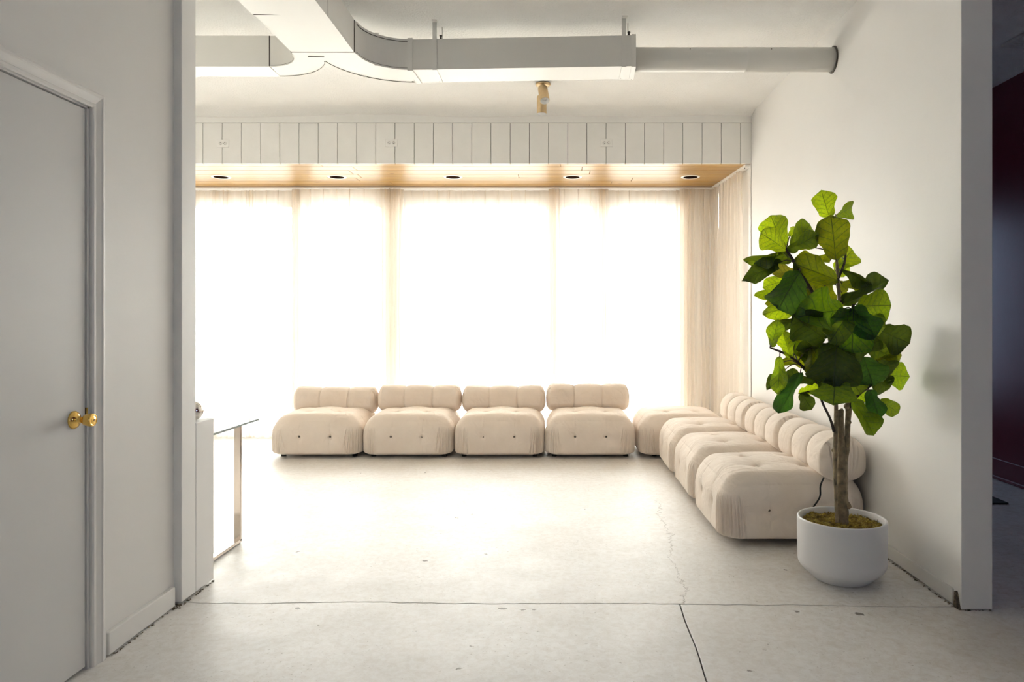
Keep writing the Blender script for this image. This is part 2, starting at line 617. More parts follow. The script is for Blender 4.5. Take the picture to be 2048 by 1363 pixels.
def prism(name, poly, z0, z1, m, parent=None, bevel=0.0):
    """vertical prism over an (x,y) polygon"""
    n = len(poly)
    v = [(x, y, z0) for x, y in poly] + [(x, y, z1) for x, y in poly]
    f = [tuple(range(n))[::-1], tuple(range(n, 2 * n))]
    for i in range(n):
        k = (i + 1) % n
        f.append((i, k, n + k, n + i))
    me = mesh_py(name, v, f)
    bm = bmesh.new()
    bm.from_mesh(me)
    bmesh.ops.recalc_face_normals(bm, faces=bm.faces[:])
    if bevel:
        es = [e for e in bm.edges if abs(e.verts[0].co.z - e.verts[1].co.z) < 1e-6 and e.verts[0].co.z > z1 - 1e-5]
        bmesh.ops.bevel(bm, geom=es, offset=bevel, segments=1, affect='EDGES')
    bm.to_mesh(me)
    bm.free()
    return new_obj(name, me, m, parent)


def empty(name, loc=(0, 0, 0), rz=0.0):
    o = bpy.data.objects.new(name, None)
    COL.objects.link(o)
    o.location = loc
    o.rotation_euler = (0, 0, rz)
    o.empty_display_size = 0.1
    return o


def tag(o, label, cat, group=None):
    o['label'] = label
    o['category'] = cat
    if group:
        o['group'] = group
    return o


def struct(o, label=None):
    o['kind'] = 'structure'
    if label:
        o['label'] = label
    return o


def copy_tree(o, parent=None):
    c = o.copy()
    COL.objects.link(c)
    if parent is not None:
        c.parent = parent
    for ch in list(o.children):
        copy_tree(ch, c)
    return c


# ================================================================== SETTING
XR, XR2 = 1.83, 1.972        # right wall faces
XL = -1.77                   # near left wall
XP = -1.735                  # end of partition
XF = -5.2                    # far room left wall
XM = 3.66                    # maroon wall
YV = 6.763                   # plank valance
YB = 8.14                    # window wall
YN = -2.6                    # wall behind the camera
HCEIL = 3.27
HV = 2.795                   # soffit height


# ---- floor: base and three concrete slabs split by real joints
fl = boxes('floor', [(XF, XM + 0.1, YN - 0.1, YB + 0.2, -0.12, -0.012)], M['subfloor'])
struct(fl, 'white painted concrete floor with cracks')


def jag(p0, p1, n, amp, seed):
    rnd = random.Random(seed)
    out = []
    for i in range(n + 1):
        t = i / n
        x = p0[0] * (1 - t) + p1[0] * t
        y = p0[1] * (1 - t) + p1[1] * t
        a = amp * (noise.noise(Vector((x * 1.7, seed, 0))) * 2.0 + noise.noise(Vector((x * 9, y * 9, seed))) * 0.6 + rnd.uniform(-0.25, 0.25))
        out.append((x, y + a))
    return out


c1 = jag((XF, 3.375), (0.566, 3.325), 150, 0.012, 3)
c2 = jag((0.572, 3.325), (XM, 3.25), 90, 0.012, 5)
gap = 0.0035
farpoly = [(x, y + gap * (0.7 + 0.5 * noise.noise(Vector((x * 5, 0, 1))))) for x, y in c1 + c2] + [(XM, YB), (XF, YB)]
prism('slab', farpoly, -0.012, 0.0, M['floor'], fl, 0.0015)
jl = [(0.566 + 0.006 * noise.noise(Vector((0, y * 4, 2))) - 0.02 * (3.33 - y) / 0.75, y) for y in np.linspace(3.32, YN, 70)]
prism('slab', [(x, y - gap) for x, y in c1[:-1]] + [(x - 0.003, y - 0.002) for x, y in jl] + [(XF, YN)], -0.012, 0.0, M['floor'], fl, 0.0015)
prism('slab', [(XM, YN)] + [(x + 0.003, y - 0.002) for x, y in jl[::-1]] + [(x, y - gap) for x, y in c2[1:]], -0.012, 0.0, M['floor'], fl, 0.0015)

# ---- ceiling, gently uneven
nx, ny = 150, 180
v, f = [], []
for j in range(ny + 1):
    for i in range(nx + 1):
        x = XF + (XM + 0.1 - XF) * i / nx
        y = YN + (YV + 0.05 - YN) * j / ny
        dz = 0.012 * noise.noise(Vector((x * 0.9, y * 0.9, 3))) + 0.005 * noise.noise(Vector((x * 3, y * 3, 8)))
        # soft sag where the ceiling meets the valance
        e = max(0.0, 1 - (YV - y) / 0.22)
        dz -= 0.035 * e * e * (0.8 + 0.8 * noise.noise(Vector((x * 0.8, 0, 5))))
        v.append((x, y, HCEIL + dz))
for j in range(ny):
    for i in range(nx):
        a = j * (nx + 1) + i
        f.append((a, a + nx + 1, a + nx + 2, a + 1))
ce = new_obj('ceiling', mesh_py('ceiling', v, f), M['ceiling'], smooth=True)
struct(ce, 'rough white stucco ceiling')
rf = boxes('ceiling_backing', [(XF - 0.1, XM + 0.2, YN - 0.1, YB + 0.2, HCEIL + 0.04, HCEIL + 0.2)], M['ceiling'], ce)

# ---- walls
struct(boxes('wall_right', [(XR, XR2, 3.25, YB, 0.004, HCEIL + 0.02)], M['wall'], bevel=0.003), 'white wall between the sofas and the maroon room')
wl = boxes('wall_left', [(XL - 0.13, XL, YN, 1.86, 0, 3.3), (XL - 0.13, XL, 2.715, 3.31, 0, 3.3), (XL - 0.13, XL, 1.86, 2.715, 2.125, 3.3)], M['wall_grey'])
struct(wl, 'shaded grey-white wall with the door')
struct(boxes('wall_partition', [(XF, XP, 3.31, 3.44, 0.012, 3.3)], M['wall'], bevel=0.004), 'end of the partition beside the opening')
struct(boxes('wall_far_left', [(XF - 0.1, XF, YN, YB, 0, 3.3)], M['wall']))
struct(boxes('wall_far_right', [(XM, XM + 0.1, YN, 0.3, 0, 3.3), (XM, XM + 0.1, 1.7, YB, 0, 3.3), (XM, XM + 0.1, 0.3, 1.7, 0, 0.9), (XM, XM + 0.1, 0.3, 1.7, 2.3, 3.3)], M['red']), 'maroon painted wall of the dark side room')
struct(boxes('wall_side_room', [(XR2, XM, YB - 0.1, YB, 0, 0.5), (XR2, XM, YB - 0.1, YB, 2.5, 3.3), (XR2, 2.2, YB - 0.1, YB, 0.5, 2.5), (3.5, XM, YB - 0.1, YB, 0.5, 2.5)], M['red']))
w8 = struct(boxes('window_8', [(2.2, 3.5, YB - 0.07, YB - 0.03, 0.5, 0.55), (2.2, 3.5, YB - 0.07, YB - 0.03, 2.45, 2.5), (2.2, 2.25, YB - 0.07, YB - 0.03, 0.55, 2.45), (3.45, 3.5, YB - 0.07, YB - 0.03, 0.55, 2.45)], M['trim']))
boxes('pane', [(2.25, 3.45, YB - 0.052, YB - 0.048, 0.55, 2.45)], M['dimming_pane'], w8)
struct(boxes('wall_rear', [(XF, XM, YN - 0.12, YN, 0, 0.8), (XF, XM, YN - 0.12, YN, 2.2, 3.3), (XF, 1.55, YN - 0.12, YN, 0.8, 2.2), (3.05, XM, YN - 0.12, YN, 0.8, 2.2)], M['wall']))
w6 = struct(boxes('window_6', [(XM + 0.02, XM + 0.07, 0.3, 1.7, 0.9, 0.96), (XM + 0.02, XM + 0.07, 0.3, 1.7, 2.24, 2.3), (XM + 0.02, XM + 0.07, 0.3, 0.36, 0.96, 2.24), (XM + 0.02, XM + 0.07, 1.64, 1.7, 0.96, 2.24)], M['trim']))  # unseen window added to fill light on the door, left wall and side room
boxes('pane', [(XM + 0.04, XM + 0.046, 0.36, 1.64, 0.96, 2.24)], M['dimming_pane'], w6)
w7 = struct(boxes('window_7', [(1.55, 3.05, YN - 0.08, YN - 0.04, 0.8, 0.86), (1.55, 3.05, YN - 0.08, YN - 0.04, 2.14, 2.2), (1.55, 1.61, YN - 0.08, YN - 0.04, 0.86, 2.14), (2.99, 3.05, YN - 0.08, YN - 0.04, 0.86, 2.14)], M['trim']))
boxes('pane', [(1.61, 2.99, YN - 0.062, YN - 0.058, 0.86, 2.14)], M['dimming_pane'], w7)

# window wall: sill, head, mullion posts as the wall; four glazed windows
WT, WB = 2.66, 0.06
posts = [(-4.95, -4.80), (-2.98, -2.86), (-1.95, -1.77), (-0.08, 0.03), (0.45, 0.55), (1.40, 1.60)]
wb = boxes('wall_back', [(XF, XR, YB, YB + 0.12, 0, WB), (XF, XR, YB, YB + 0.12, WT, HCEIL)] +
           [(a, b, YB, YB + 0.12, WB, WT) for a, b in posts] + [(XF, -4.95, YB, YB + 0.12, WB, WT), (1.60, XR, YB, YB + 0.12, WB, WT)], M['wall'])
struct(wb, 'window wall behind the curtains')
bays = [(-4.80, -2.98), (-2.86, -1.95), (-1.77, -0.08), (0.03, 0.45), (0.55, 1.40)]
for n_, (a, b) in enumerate(bays):
    wn = struct(empty('window_%d' % (n_ + 1), ((a + b) / 2, YB + 0.06, WB)), 'tall bright window behind the sheer curtains')
    hw = (b - a) / 2
    fr = [(-hw, hw, -0.03, 0.03, 0, 0.05), (-hw, hw, -0.03, 0.03, WT - WB - 0.05, WT - WB), (-hw, -hw + 0.05, -0.03, 0.03, 0.05, WT - WB - 0.05), (hw - 0.05, hw, -0.03, 0.03, 0.05, WT - WB - 0.05)]
    boxes('window_frame', fr, M['window_frame'], wn)
    boxes('pane', [(-hw + 0.05, hw - 0.05, -0.003, 0.003, 0.05, WT - WB - 0.05)], M['pane'], wn)
# outdoor paving past the windows
struct(boxes('floor_outside', [(-30, 30, YB + 0.12, 40, -0.3, -0.05)], M['ground']))

# ---- valance of painted planks
wv = boxes('wall_upper', [(XF, XR, YV + 0.016, YV + 0.13, HV + 0.012, HCEIL + 0.02)], M['seam'])
struct(wv, 'valance of white painted planks above the window recess')
sp = 38.4 / F * YV
xe = (1481 - CX) / F * YV
xs = [XR, xe]
while xs[-1] - sp > XF + 0.05:
    xs.append(xs[-1] - sp)
rnd = random.Random(4)
for a, b in zip(xs[1:], xs[:-1]):
    dy = rnd.uniform(-0.0012, 0.0012)
    g = 0.0022 if b != XR else 0.001
    boxes('plank', [(a + 0.0022, b - g, YV + dy, YV + 0.018, HV, 3.178)], M['plank'], wv, bevel=0.0022, segs=1)
boxes('trim_board', [(XF, XR, YV - 0.006, YV + 0.018, 3.18, 3.262)], M['plank'], wv, bevel=0.002)

# ---- pine soffit
so = boxes('ceiling_recess', [(XF, XR, 7.925, YB, HV + 0.004, HV + 0.06)], M['wall'])
struct(so, 'pine board ceiling of the window recess')
boxes('board_backing', [(XF, XR, YV + 0.02, 7.925, HV + 0.012, HV + 0.06)], M['board_gap'], so)
edges = [6.78, 6.89, 7.065, 7.25, 7.43, 7.61, 7.79, 7.905]
rnd = random.Random(11)
first = {0: 0.03, 3: -0.40, 4: 0.78}
for k in range(7):
    x = XR
    cuts = [XR]
    x = first.get(k, rnd.uniform(-0.6, 1.2))
    while x > XF + 0.5:
        cuts.append(x)
        x -= rnd.uniform(1.5, 2.9)
    cuts.append(XF)
    for a, b in zip(cuts[1:], cuts[:-1]):
        boxes('board', [(a + 0.002, b - 0.002, edges[k] + 0.003, edges[k + 1] - 0.003, HV, HV + 0.011)], M['pine'], so, bevel=0.002, segs=1)
boxes('edge_strip', [(XF, 1.74, 7.906, 7.925, HV - 0.014, HV + 0.004)], M['window_frame'], so)

# ---- baseboards
def baseboard(name, x0, x1, y0, y1, h, m, label):
    return struct(boxes(name, [(x0, x1, y0, y1, 0.006, h)], m, bevel=0.004), label)


baseboard('baseboard_right', XR - 0.009, XR + 0.002, 3.31, 7.6, 0.078, M['trim'], 'thin white baseboard along the right wall')
bl = baseboard('baseboard_left', XL - 0.002, XL + 0.02, 2.80, 3.285, 0.095, M['trim'], 'chipped white baseboard between door and partition')
bmr = baseboard('baseboard_far_right', XM - 0.016, XM, 3.0, YB - 0.1, 0.17, M['red'], 'tall maroon baseboard')
boxes('shoe_moulding', [(XM - 0.034, XM - 0.0165, 3.0, YB - 0.1, 0.002, 0.03)], M['red'], bmr, bevel=0.006)
baseboard('baseboard_back', XF, XR, YB - 0.012, YB, 0.05, M['trim'], None)


def debris(name, pts, r, seed, parent, m):
    rnd = random.Random(seed)
    bm = bmesh.new()
    for (x, y, z) in pts:
        s = r * rnd.uniform(0.4, 1.3)
        mt = Matrix.Translation((x, y, z + s * 0.35)) @ Matrix.Rotation(rnd.uniform(0, 6), 4, 'Z') @ Matrix.Rotation(rnd.uniform(-0.6, 0.6), 4, 'X') @ Matrix.Diagonal((s * rnd.uniform(0.8, 2), s, s * 0.45, 1))
        bmesh.ops.create_icosphere(bm, subdivisions=1, radius=1, matrix=mt)
    me = bpy.data.meshes.new(name)
    bm.to_mesh(me)
    bm.free()
    return new_obj(name, me, m, parent)


rnd = random.Random(9)
dg = debris('debris', [(XL + rnd.uniform(0.0, 0.05), rnd.uniform(3.27, 3.32), 0) for _ in range(30)] +
            [(XL + 0.02 + rnd.uniform(0, 0.008), rnd.uniform(2.8, 3.28), 0) for _ in range(40)] +
            [(XP - 0.004 + rnd.uniform(0, 0.012), rnd.uniform(3.31, 3.62), 0) for _ in range(34)], 0.0042, 2, bl, M['dirt'])
dg['kind'] = 'stuff'
dr = debris('debris', [(XR - 0.010 - rnd.uniform(0, 0.010), rnd.uniform(3.25, 4.0), 0) for _ in range(60)] +
            [(rnd.uniform(XR, XR2), 3.25 - rnd.uniform(0, 0.01), 0) for _ in range(14)], 0.0036, 3, bpy.data.objects['baseboard_right'], M['dirt'])
dr['kind'] = 'stuff'
# broken, rotten corner of the right wall where the baseboard stops
br = prism('broken_corner', [(XR - 0.010, 3.253), (XR + 0.001, 3.251), (XR + 0.001, 3.305), (XR - 0.004, 3.307), (XR - 0.013, 3.29)], 0.001, 0.075, M['dirt'], bpy.data.objects['baseboard_right'])
for vv_ in br.data.vertices:
    if vv_.co.z > 0.03:
        vv_.co.y = 3.283 + (vv_.co.y - 3.28) * 0.2

# ---- door in the left wall
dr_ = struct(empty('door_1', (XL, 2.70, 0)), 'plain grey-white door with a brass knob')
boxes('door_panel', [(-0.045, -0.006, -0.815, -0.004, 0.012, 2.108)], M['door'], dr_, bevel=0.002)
boxes('jamb', [(-0.13, -0.001, 0.0, 0.015, 0, 2.125), (-0.13, -0.001, -0.84, -0.825, 0, 2.125), (-0.13, -0.001, -0.84, 0.015, 2.112, 2.125), (-0.06, -0.047, -0.012, 0.0, 0, 2.112)], M['trim'], dr_)


def casing(name, p0, p1, w0, outdir, mit0, mit1):
    """moulded casing; profile across the width: (u, depth)"""
    prof = [(0, 0.0), (0, 0.010), (0.006, 0.014), (0.014, 0.014), (0.017, 0.010), (0.024, 0.0115), (0.042, 0.017), (0.046, 0.020), (0.052, 0.0205), (0.058, 0.0185), (0.066, 0.0185), (0.068, 0.0)]
    p0, p1, od = Vector(p0), Vector(p1), Vector(outdir)
    t = (p1 - p0).normalized()
    v, f = [], []
    for base, mt in ((p0, mit0), (p1, mit1)):
        for u, d in prof:
            v.append(base + od * (u * w0 / 0.068) + t * (mt * u * w0 / 0.068) + Vector((d, 0, 0)))
    n = len(prof)
    for i in range(n - 1):
        f.append((i, i + 1, n + i + 1, n + i))
    f.append(tuple(range(n)))
    f.append(tuple(range(n, 2 * n))[::-1])
    me = mesh_py(name, v, f)
    bm = bmesh.new()
    bm.from_mesh(me)
    bmesh.ops.recalc_face_normals(bm, faces=bm.faces[:])
    bm.to_mesh(me)
    bm.free()
    return new_obj(name, me, M['trim'], dr_)


casing('casing', (0.0, 0.012, 0.0), (0.0, 0.012, 2.118), 0.072, (0, 1, 0), 0, 1)
casing('casing', (0.0, 0.012, 2.118), (0.0, -0.84, 2.118), 0.072, (0, 0, 1), -1, 1)
casing('casing', (0.0, -0.84, 0.0), (0.0, -0.84, 2.118), 0.072, (0, -1, 0), 0, 1)
kn = lathe_mesh('door_knob', [(0.0, -0.006), (0.033, -0.006), (0.0335, -0.002), (0.031, 0.004), (0.022, 0.010), (0.015, 0.013), (0.0115, 0.016), (0.011, 0.028), (0.014, 0.032),
                              (0.021, 0.040), (0.0235, 0.052), (0.0245, 0.062), (0.0225, 0.068), (0.0195, 0.0695), (0.0185, 0.067), (0.0135, 0.0695), (0.008, 0.071), (0.0, 0.0715)], 48, False)
ko = new_obj('door_knob', kn, M['brass'], dr_, smooth=True)
ko.location = (-0.002, -0.068, 0.948)
ko.rotation_euler = (0, R(90), 0)
kh = boxes('keyhole', [(-0.0015, 0.0015, -0.005, 0.005, 0.0705, 0.0722)], M['dark'], ko)
boxes('strike_plate', [(-0.03, 0.0005, -0.001, 0.003, 0.92, 0.985)], M['brass'], dr_)


# ================================================================== DUCTWORK
ZB, ZT = HC + 1.647, HC + 1.847
duct = empty('air_duct', (0, 0, 0))
tag(duct, 'white painted rectangular air duct branching left and right under the ceiling', 'air duct')


def horiz_box(name, x0, y0, x1, y1, wdt, z0, z1, m, parent):
    """box between two front-edge points, extending wdt behind"""
    d = Vector((x1 - x0, y1 - y0)).normalized()
    nrm = Vector((-d.y, d.x))
    poly = [(x0, y0), (x1, y1), (x1 + nrm.x * wdt, y1 + nrm.y * wdt), (x0 + nrm.x * wdt, y0 + nrm.y * wdt)]
    return prism(name, poly, z0, z1, m, parent)


# main trunk running from behind the camera
MX0, MX1 = -1.632, -1.243
prism('duct_section', [(MX0, 3.845), (MX1, 3.88), (MX1 - 0.003, 4.40), (MX0 + 0.003, 4.385)], ZB, ZT, M['duct'], duct)
prism('duct_section', [(MX0 - 0.005, 1.2), (MX1 + 0.002, 1.2), (MX1 + 0.002, 3.872), (MX0 - 0.005, 3.837)], ZB - 0.004, ZT, M['duct'], duct)
prism('duct_section', [(MX0 - 0.005, YN), (MX1 + 0.002, YN), (MX1 + 0.002, 1.195), (MX0 - 0.005, 1.195)], ZB - 0.004, ZT, M['duct'], duct)
boxes('joint_gasket', [(MX0 - 0.003, MX1 + 0.001, 4.3885, 4.394, ZB - 0.0012, ZT - 0.004)], M['seam'], duct)
boxes('joint_gasket', [(MX0 - 0.003, MX1 - 0.001, 3.842, 3.858, ZB - 0.0008, ZB + 0.03)], M['seam'], duct)
boxes('joint_gasket', [(MX1 - 0.006, MX1 + 0.001, 3.872, 3.8795, ZB - 0.001, ZT - 0.004)], M['seam'], duct)


def arc(cx, cy, r, a0, a1, n):
    return [(cx + r * math.cos(R(a0 + (a1 - a0) * i / n)), cy + r * math.sin(R(a0 + (a1 - a0) * i / n))) for i in range(n + 1)]


# right elbow (throat towards the room), left elbow
cxr, cyr = -0.965, 4.425
cxl, cyl = -1.852, 4.425
thr = arc(cxr, cyr, 0.275, 180, 92, 18)
out_r = arc(cxr, cyr, 0.525, 180, 92, 26)
thl = arc(cxl, cyl, 0.215, 0, 92, 18)
out_l = arc(cxl, cyl, 0.40, 0, 92, 22)
cusp_x = -1.476
o_r = [p for p in out_r if p[0] > cusp_x]
o_l = [p for p in out_l if p[0] < cusp_x]
yc = 4.425 + math.sqrt(max(0, 0.525 ** 2 - (cusp_x - cxr) ** 2))
poly = [(MX0 + 0.003, 4.392)] + [(MX1 - 0.003, 4.405)] + thr + o_r[::-1] + [(cusp_x, 4.56)] + o_l + thl[::-1]
prism('elbow', poly, ZB + 0.001, ZT - 0.001, M['duct'], duct)


def flange(name, pts, thick, z0, z1, m=M['duct']):
    """thin strip following a plan polyline"""
    v, f = [], []
    n = len(pts)
    for i, (x, y) in enumerate(pts):
        a = Vector(pts[max(i - 1, 0)])
        b = Vector(pts[min(i + 1, n - 1)])
        d = (b - a).normalized()
        nr = Vector((-d.y, d.x)) * thick
        v += [(x - nr.x, y - nr.y, z0), (x + nr.x, y + nr.y, z0), (x + nr.x, y + nr.y, z1), (x - nr.x, y - nr.y, z1)]
    for i in range(n - 1):
        a = 4 * i
        for q in range(4):
            r_ = (q + 1) % 4
            f.append((a + q, a + r_, a + 4 + r_, a + 4 + q))
    f.append((0, 3, 2, 1))
    f.append((4 * n - 4, 4 * n - 3, 4 * n - 2, 4 * n - 1))
    return new_obj(name, mesh_py(name, v, f), m, duct)


flange('seam_bead', thr, 0.004, ZT - 0.014, ZT)
flange('seam_line', thr, 0.0042, ZT - 0.017, ZT - 0.0145, M['seam'])
flange('seam_bead', thr, 0.004, ZB - 0.001, ZB + 0.009)
flange('seam_line', thr, 0.0042, ZB + 0.0095, ZB + 0.0115, M['seam'])
flange('seam_bead', thl, 0.003, ZB - 0.002, ZB + 0.006)
flange('seam_line', thl, 0.0035, ZB + 0.0062, ZB + 0.0078, M['seam'])
flange('seam_bead', [(cusp_x, 4.56)] + o_r, 0.004, ZB - 0.003, ZB + 0.008)
flange('seam_bead', [(cusp_x, 4.56)] + o_l, 0.004, ZB - 0.003, ZB + 0.008)
flange('seam_line', [(cusp_x + 0.004, 4.553)] + [(x * 0.993 + cxr * 0.007, y * 0.993 + cyr * 0.007) for x, y in o_r], 0.0018, ZB - 0.0015, ZB + 0.001, M['seam'])
flange('seam_line', [(cusp_x - 0.004, 4.553)] + [(x * 0.993 + cxl * 0.007, y * 0.993 + cyl * 0.007) for x, y in o_l], 0.0018, ZB - 0.0015, ZB + 0.001, M['seam'])
flange('seam_line', [(-1.552, 4.462), (-1.455, 4.47)], 0.003, ZB - 0.002, ZB + 0.0015, M['seam'])
# small clips on the elbow rims
for (x, y) in [thr[9], o_r[len(o_r) // 2], o_l[len(o_l) // 2]]:
    boxes('clip', [(x - 0.012, x + 0.012, y - 0.008, y + 0.008, ZB - 0.006, ZB)], M['duct'], duct)
    if (x, y) == thr[9]:
        boxes('clip', [(x - 0.012, x + 0.012, y - 0.010, y + 0.006, ZT, ZT + 0.006)], M['duct'], duct)

xa, ya = -0.965, 4.700
xb, yb = 0.507, 4.632
horiz_box('duct_section', xa + 0.014, ya, xb - 0.03, yb + 0.001, 0.25, ZB, ZT, M['duct'], duct)
horiz_box('joint_collar', xa - 0.018, ya - 0.006, xa + 0.016, ya - 0.0075, 0.262, ZB - 0.007, ZT + 0.007, M['duct'], duct)
horiz_box('end_cap', xb - 0.030, yb - 0.003, xb, yb - 0.004, 0.256, ZB - 0.005, ZT + 0.006, M['duct'], duct)
horiz_box('duct_section', XF, 4.632, -1.866, 4.640, 0.19, ZB, ZT, M['duct'], duct)
horiz_box('seam_line', -1.868, 4.6395, -1.861, 4.6385, 0.19, ZB + 0.003, ZT - 0.001, M['seam'], duct)
# hanger straps
for px, ztop in ((868, HCEIL), (1247, HCEIL)):
    x = (px - CX) / F * 4.665
    t = (x - xa) / (xb - xa)
    y = ya + (yb - ya) * t
    boxes('hanger_strap', [(x - 0.014, x + 0.014, y - 0.005, y - 0.001, ZB - 0.004, HCEIL + 0.01), (x - 0.014, x + 0.014, y - 0.005, y + 0.25, ZB - 0.005, ZB - 0.001), (x - 0.014, x + 0.02, y - 0.03, y - 0.001, HCEIL - 0.006, HCEIL + 0.01)], M['duct'], duct)
    rod = new_obj('threaded_rod', lathe_mesh('threaded_rod', [(0.004, 0), (0.004, HCEIL - ZT + 0.01)], 8), M['duct'], duct)
    rod.location = (x + 0.035, y + 0.09, ZT - 0.002)
    nut = new_obj('nut', lathe_mesh('nut', [(0.011, 0), (0.011, 0.012), (0.006, 0.013), (0.006, 0.028), (0.010, 0.029), (0.010, 0.034)], 6), M['seam'], duct)
    nut.location = (x + 0.035, y + 0.03, ZT)
for px, py in ((1241, 157), (1262, 159), (880, 163), (827, 165)):
    Y_ = F * 1.647 / (CY - py)
    sc_ = new_obj('screw', lathe_mesh('screw', [(0.004, 0), (0.008, 0.003), (0.008, 0.006)], 8), M['seam'], duct)
    sc_.location = ((px - CX) / F * Y_, Y_ - 0.015, ZB - 0.005)
# round pipe on to the right wall
pipe = empty('round_pipe', (xb + 0.006, 4.758, ZB + 0.087))
pl = XR - xb - 0.006
pr = 0.078
pm = lathe_mesh('pipe_section', [(pr, 0), (pr, pl * 0.55), (pr + 0.0012, pl * 0.551), (pr + 0.0012, pl * 0.56), (pr, pl * 0.561), (pr, pl)], 56)
po = new_obj('pipe_section', pm, M['duct'], pipe, smooth=True)
po.rotation_euler = (0, R(90), 0)
pc = new_obj('wall_collar', lathe_mesh('wall_collar', [(pr + 0.002, 0), (pr + 0.009, 0.003), (pr + 0.009, 0.009)], 48, False), M['seam'], pipe)
pc.rotation_euler = (0, R(90), 0)
pc.location = (pl - 0.0095, 0, 0)
for a in (0.3, 0.75):
    s_ = new_obj('screw', lathe_mesh('screw', [(0.003, 0), (0.003, 0.003)], 8), M['seam'], pipe)
    s_.location = (pl * a * 0.9, -pr * 0.8, pr * 0.6)
    s_.rotation_euler = (R(60), 0, 0)
tag(pipe, 'round white air pipe running from the duct into the right wall', 'pipe')

# ================================================================== SPOTLIGHT
sl = empty('ceiling_spotlight', ((1086 - CX) / F * 5.92, 5.92, HCEIL))
tag(sl, 'double brass cylinder spotlight hanging from the white ceiling', 'spotlight')
cm_ = new_obj('canopy', lathe_mesh('canopy', [(0.0, 0.0), (0.062, 0.0), (0.063, -0.006), (0.058, -0.016), (0.03, -0.022), (0, -0.022)], 40, False), M['brushed_brass'], sl, smooth=True)


def spot(loc, rot):
    L_ = 0.150
    m_ = lathe_mesh('lamp_head', [(0.0, 0), (0.028, 0), (0.037, -0.006), (0.040, -0.016), (0.040, -L_), (0.037, -L_ - 0.002)], 40, False)
    h = new_obj('lamp_head', m_, M['brushed_brass'], sl, smooth=True)
    h.location = loc
    h.rotation_euler = rot
    new_obj('reflector', lathe_mesh('reflector', [(0.037, -L_ - 0.002), (0.034, -L_ + 0.004), (0.024, -L_ + 0.04)], 32, False), M['lamp_inner'], h, smooth=True)
    new_obj('bulb', lathe_mesh('bulb', [(0.024, -L_ + 0.035), (0.020, -L_ + 0.026), (0.008, -L_ + 0.020), (0.0, -L_ + 0.019)], 24, False), M['white_plastic'], h, smooth=True)
    return h


spot((-0.004, -0.045, -0.045), (R(-28), R(-9), 0))
spot((-0.012, 0.07, -0.075), (0, 0, 0))
new_obj('swivel_joint', tube_mesh('swivel_joint', [(0, 0, -0.015), (0, 0, -0.032), (-0.002, -0.04, -0.046)], 0.010, 10), M['brushed_brass'], sl)
new_obj('swivel_joint', tube_mesh('swivel_joint', [(0, 0, -0.028), (-0.006, 0.035, -0.055), (-0.012, 0.07, -0.078)], 0.008, 10), M['brushed_brass'], sl)

# ================================================================== RECESSED LIGHTS
names = ['first recessed downlight from the partition in the pine soffit', 'second recessed downlight from the partition in the pine soffit',
         'middle one of the five recessed downlights in the pine soffit', 'second recessed downlight from the right wall in the pine soffit',
         'recessed downlight in the pine soffit closest to the right wall']
for px, lb in zip((442, 674, 906, 1145, 1381), names):
    Y_ = 7.39
    d0 = empty('recessed_downlight', ((px - CX) / F * Y_, Y_, HV))
    new_obj('ring', lathe_mesh('ring', [(0.071, -0.001), (0.073, -0.003), (0.082, -0.0045), (0.094, -0.0035), (0.098, 0.0)], 48, False), M['white_plastic'], d0, smooth=True)
    new_obj('lamp_housing', lathe_mesh('lamp_housing', [(0.0715, -0.0022), (0.060, -0.0016), (0.0, -0.0012)], 40, False), M['lamp_black'], d0, smooth=True)
    new_obj('baffle', lathe_mesh('baffle', [(0.0728, -0.0032), (0.070, -0.003), (0.064, -0.0019)], 40, False), M['lamp_black'], d0, smooth=True)
    tag(d0, lb, 'downlight', 'recessed downlights in the pine soffit')

# ================================================================== OUTLETS
for px, py, lb in ((446, 287, 'double wall outlet on the planks nearest the partition'), (783, 286, 'double wall outlet at the middle of the plank valance'), (1213, 286, 'double wall outlet on the planks nearest the right wall')):
    o_ = empty('wall_outlet', ((px - CX) / F * YV, YV - 0.0015, HC - (py - CY) / F * YV))
    boxes('cover_plate', [(-0.058, 0.058, -0.006, 0.0, -0.036, 0.036)], M['plank'], o_, bevel=0.0025)
    for sx_ in (-0.0205, 0.0205):
        s_ = new_obj('socket', lathe_mesh('socket', [(0, 0), (0.0165, 0), (0.0165, 0.002), (0.0155, 0.003), (0.0, 0.003)], 28, False), M['white_plastic'], o_)
        s_.rotation_euler = (R(90), 0, 0)
        s_.location = (sx_, -0.006, 0)
        boxes('slot', [(-0.004, 0.004, 0.005, 0.0105, 0.0025, 0.0036), (-0.004, 0.004, -0.0105, -0.005, 0.0025, 0.0036), (-0.012, -0.008, -0.0025, 0.0025, 0.0025, 0.0036)], M['dark'], s_)
    tag(o_, lb, 'outlet', 'wall outlets on the plank valance')

# ================================================================== CURTAINS
CT, CB = 2.765, 0.015


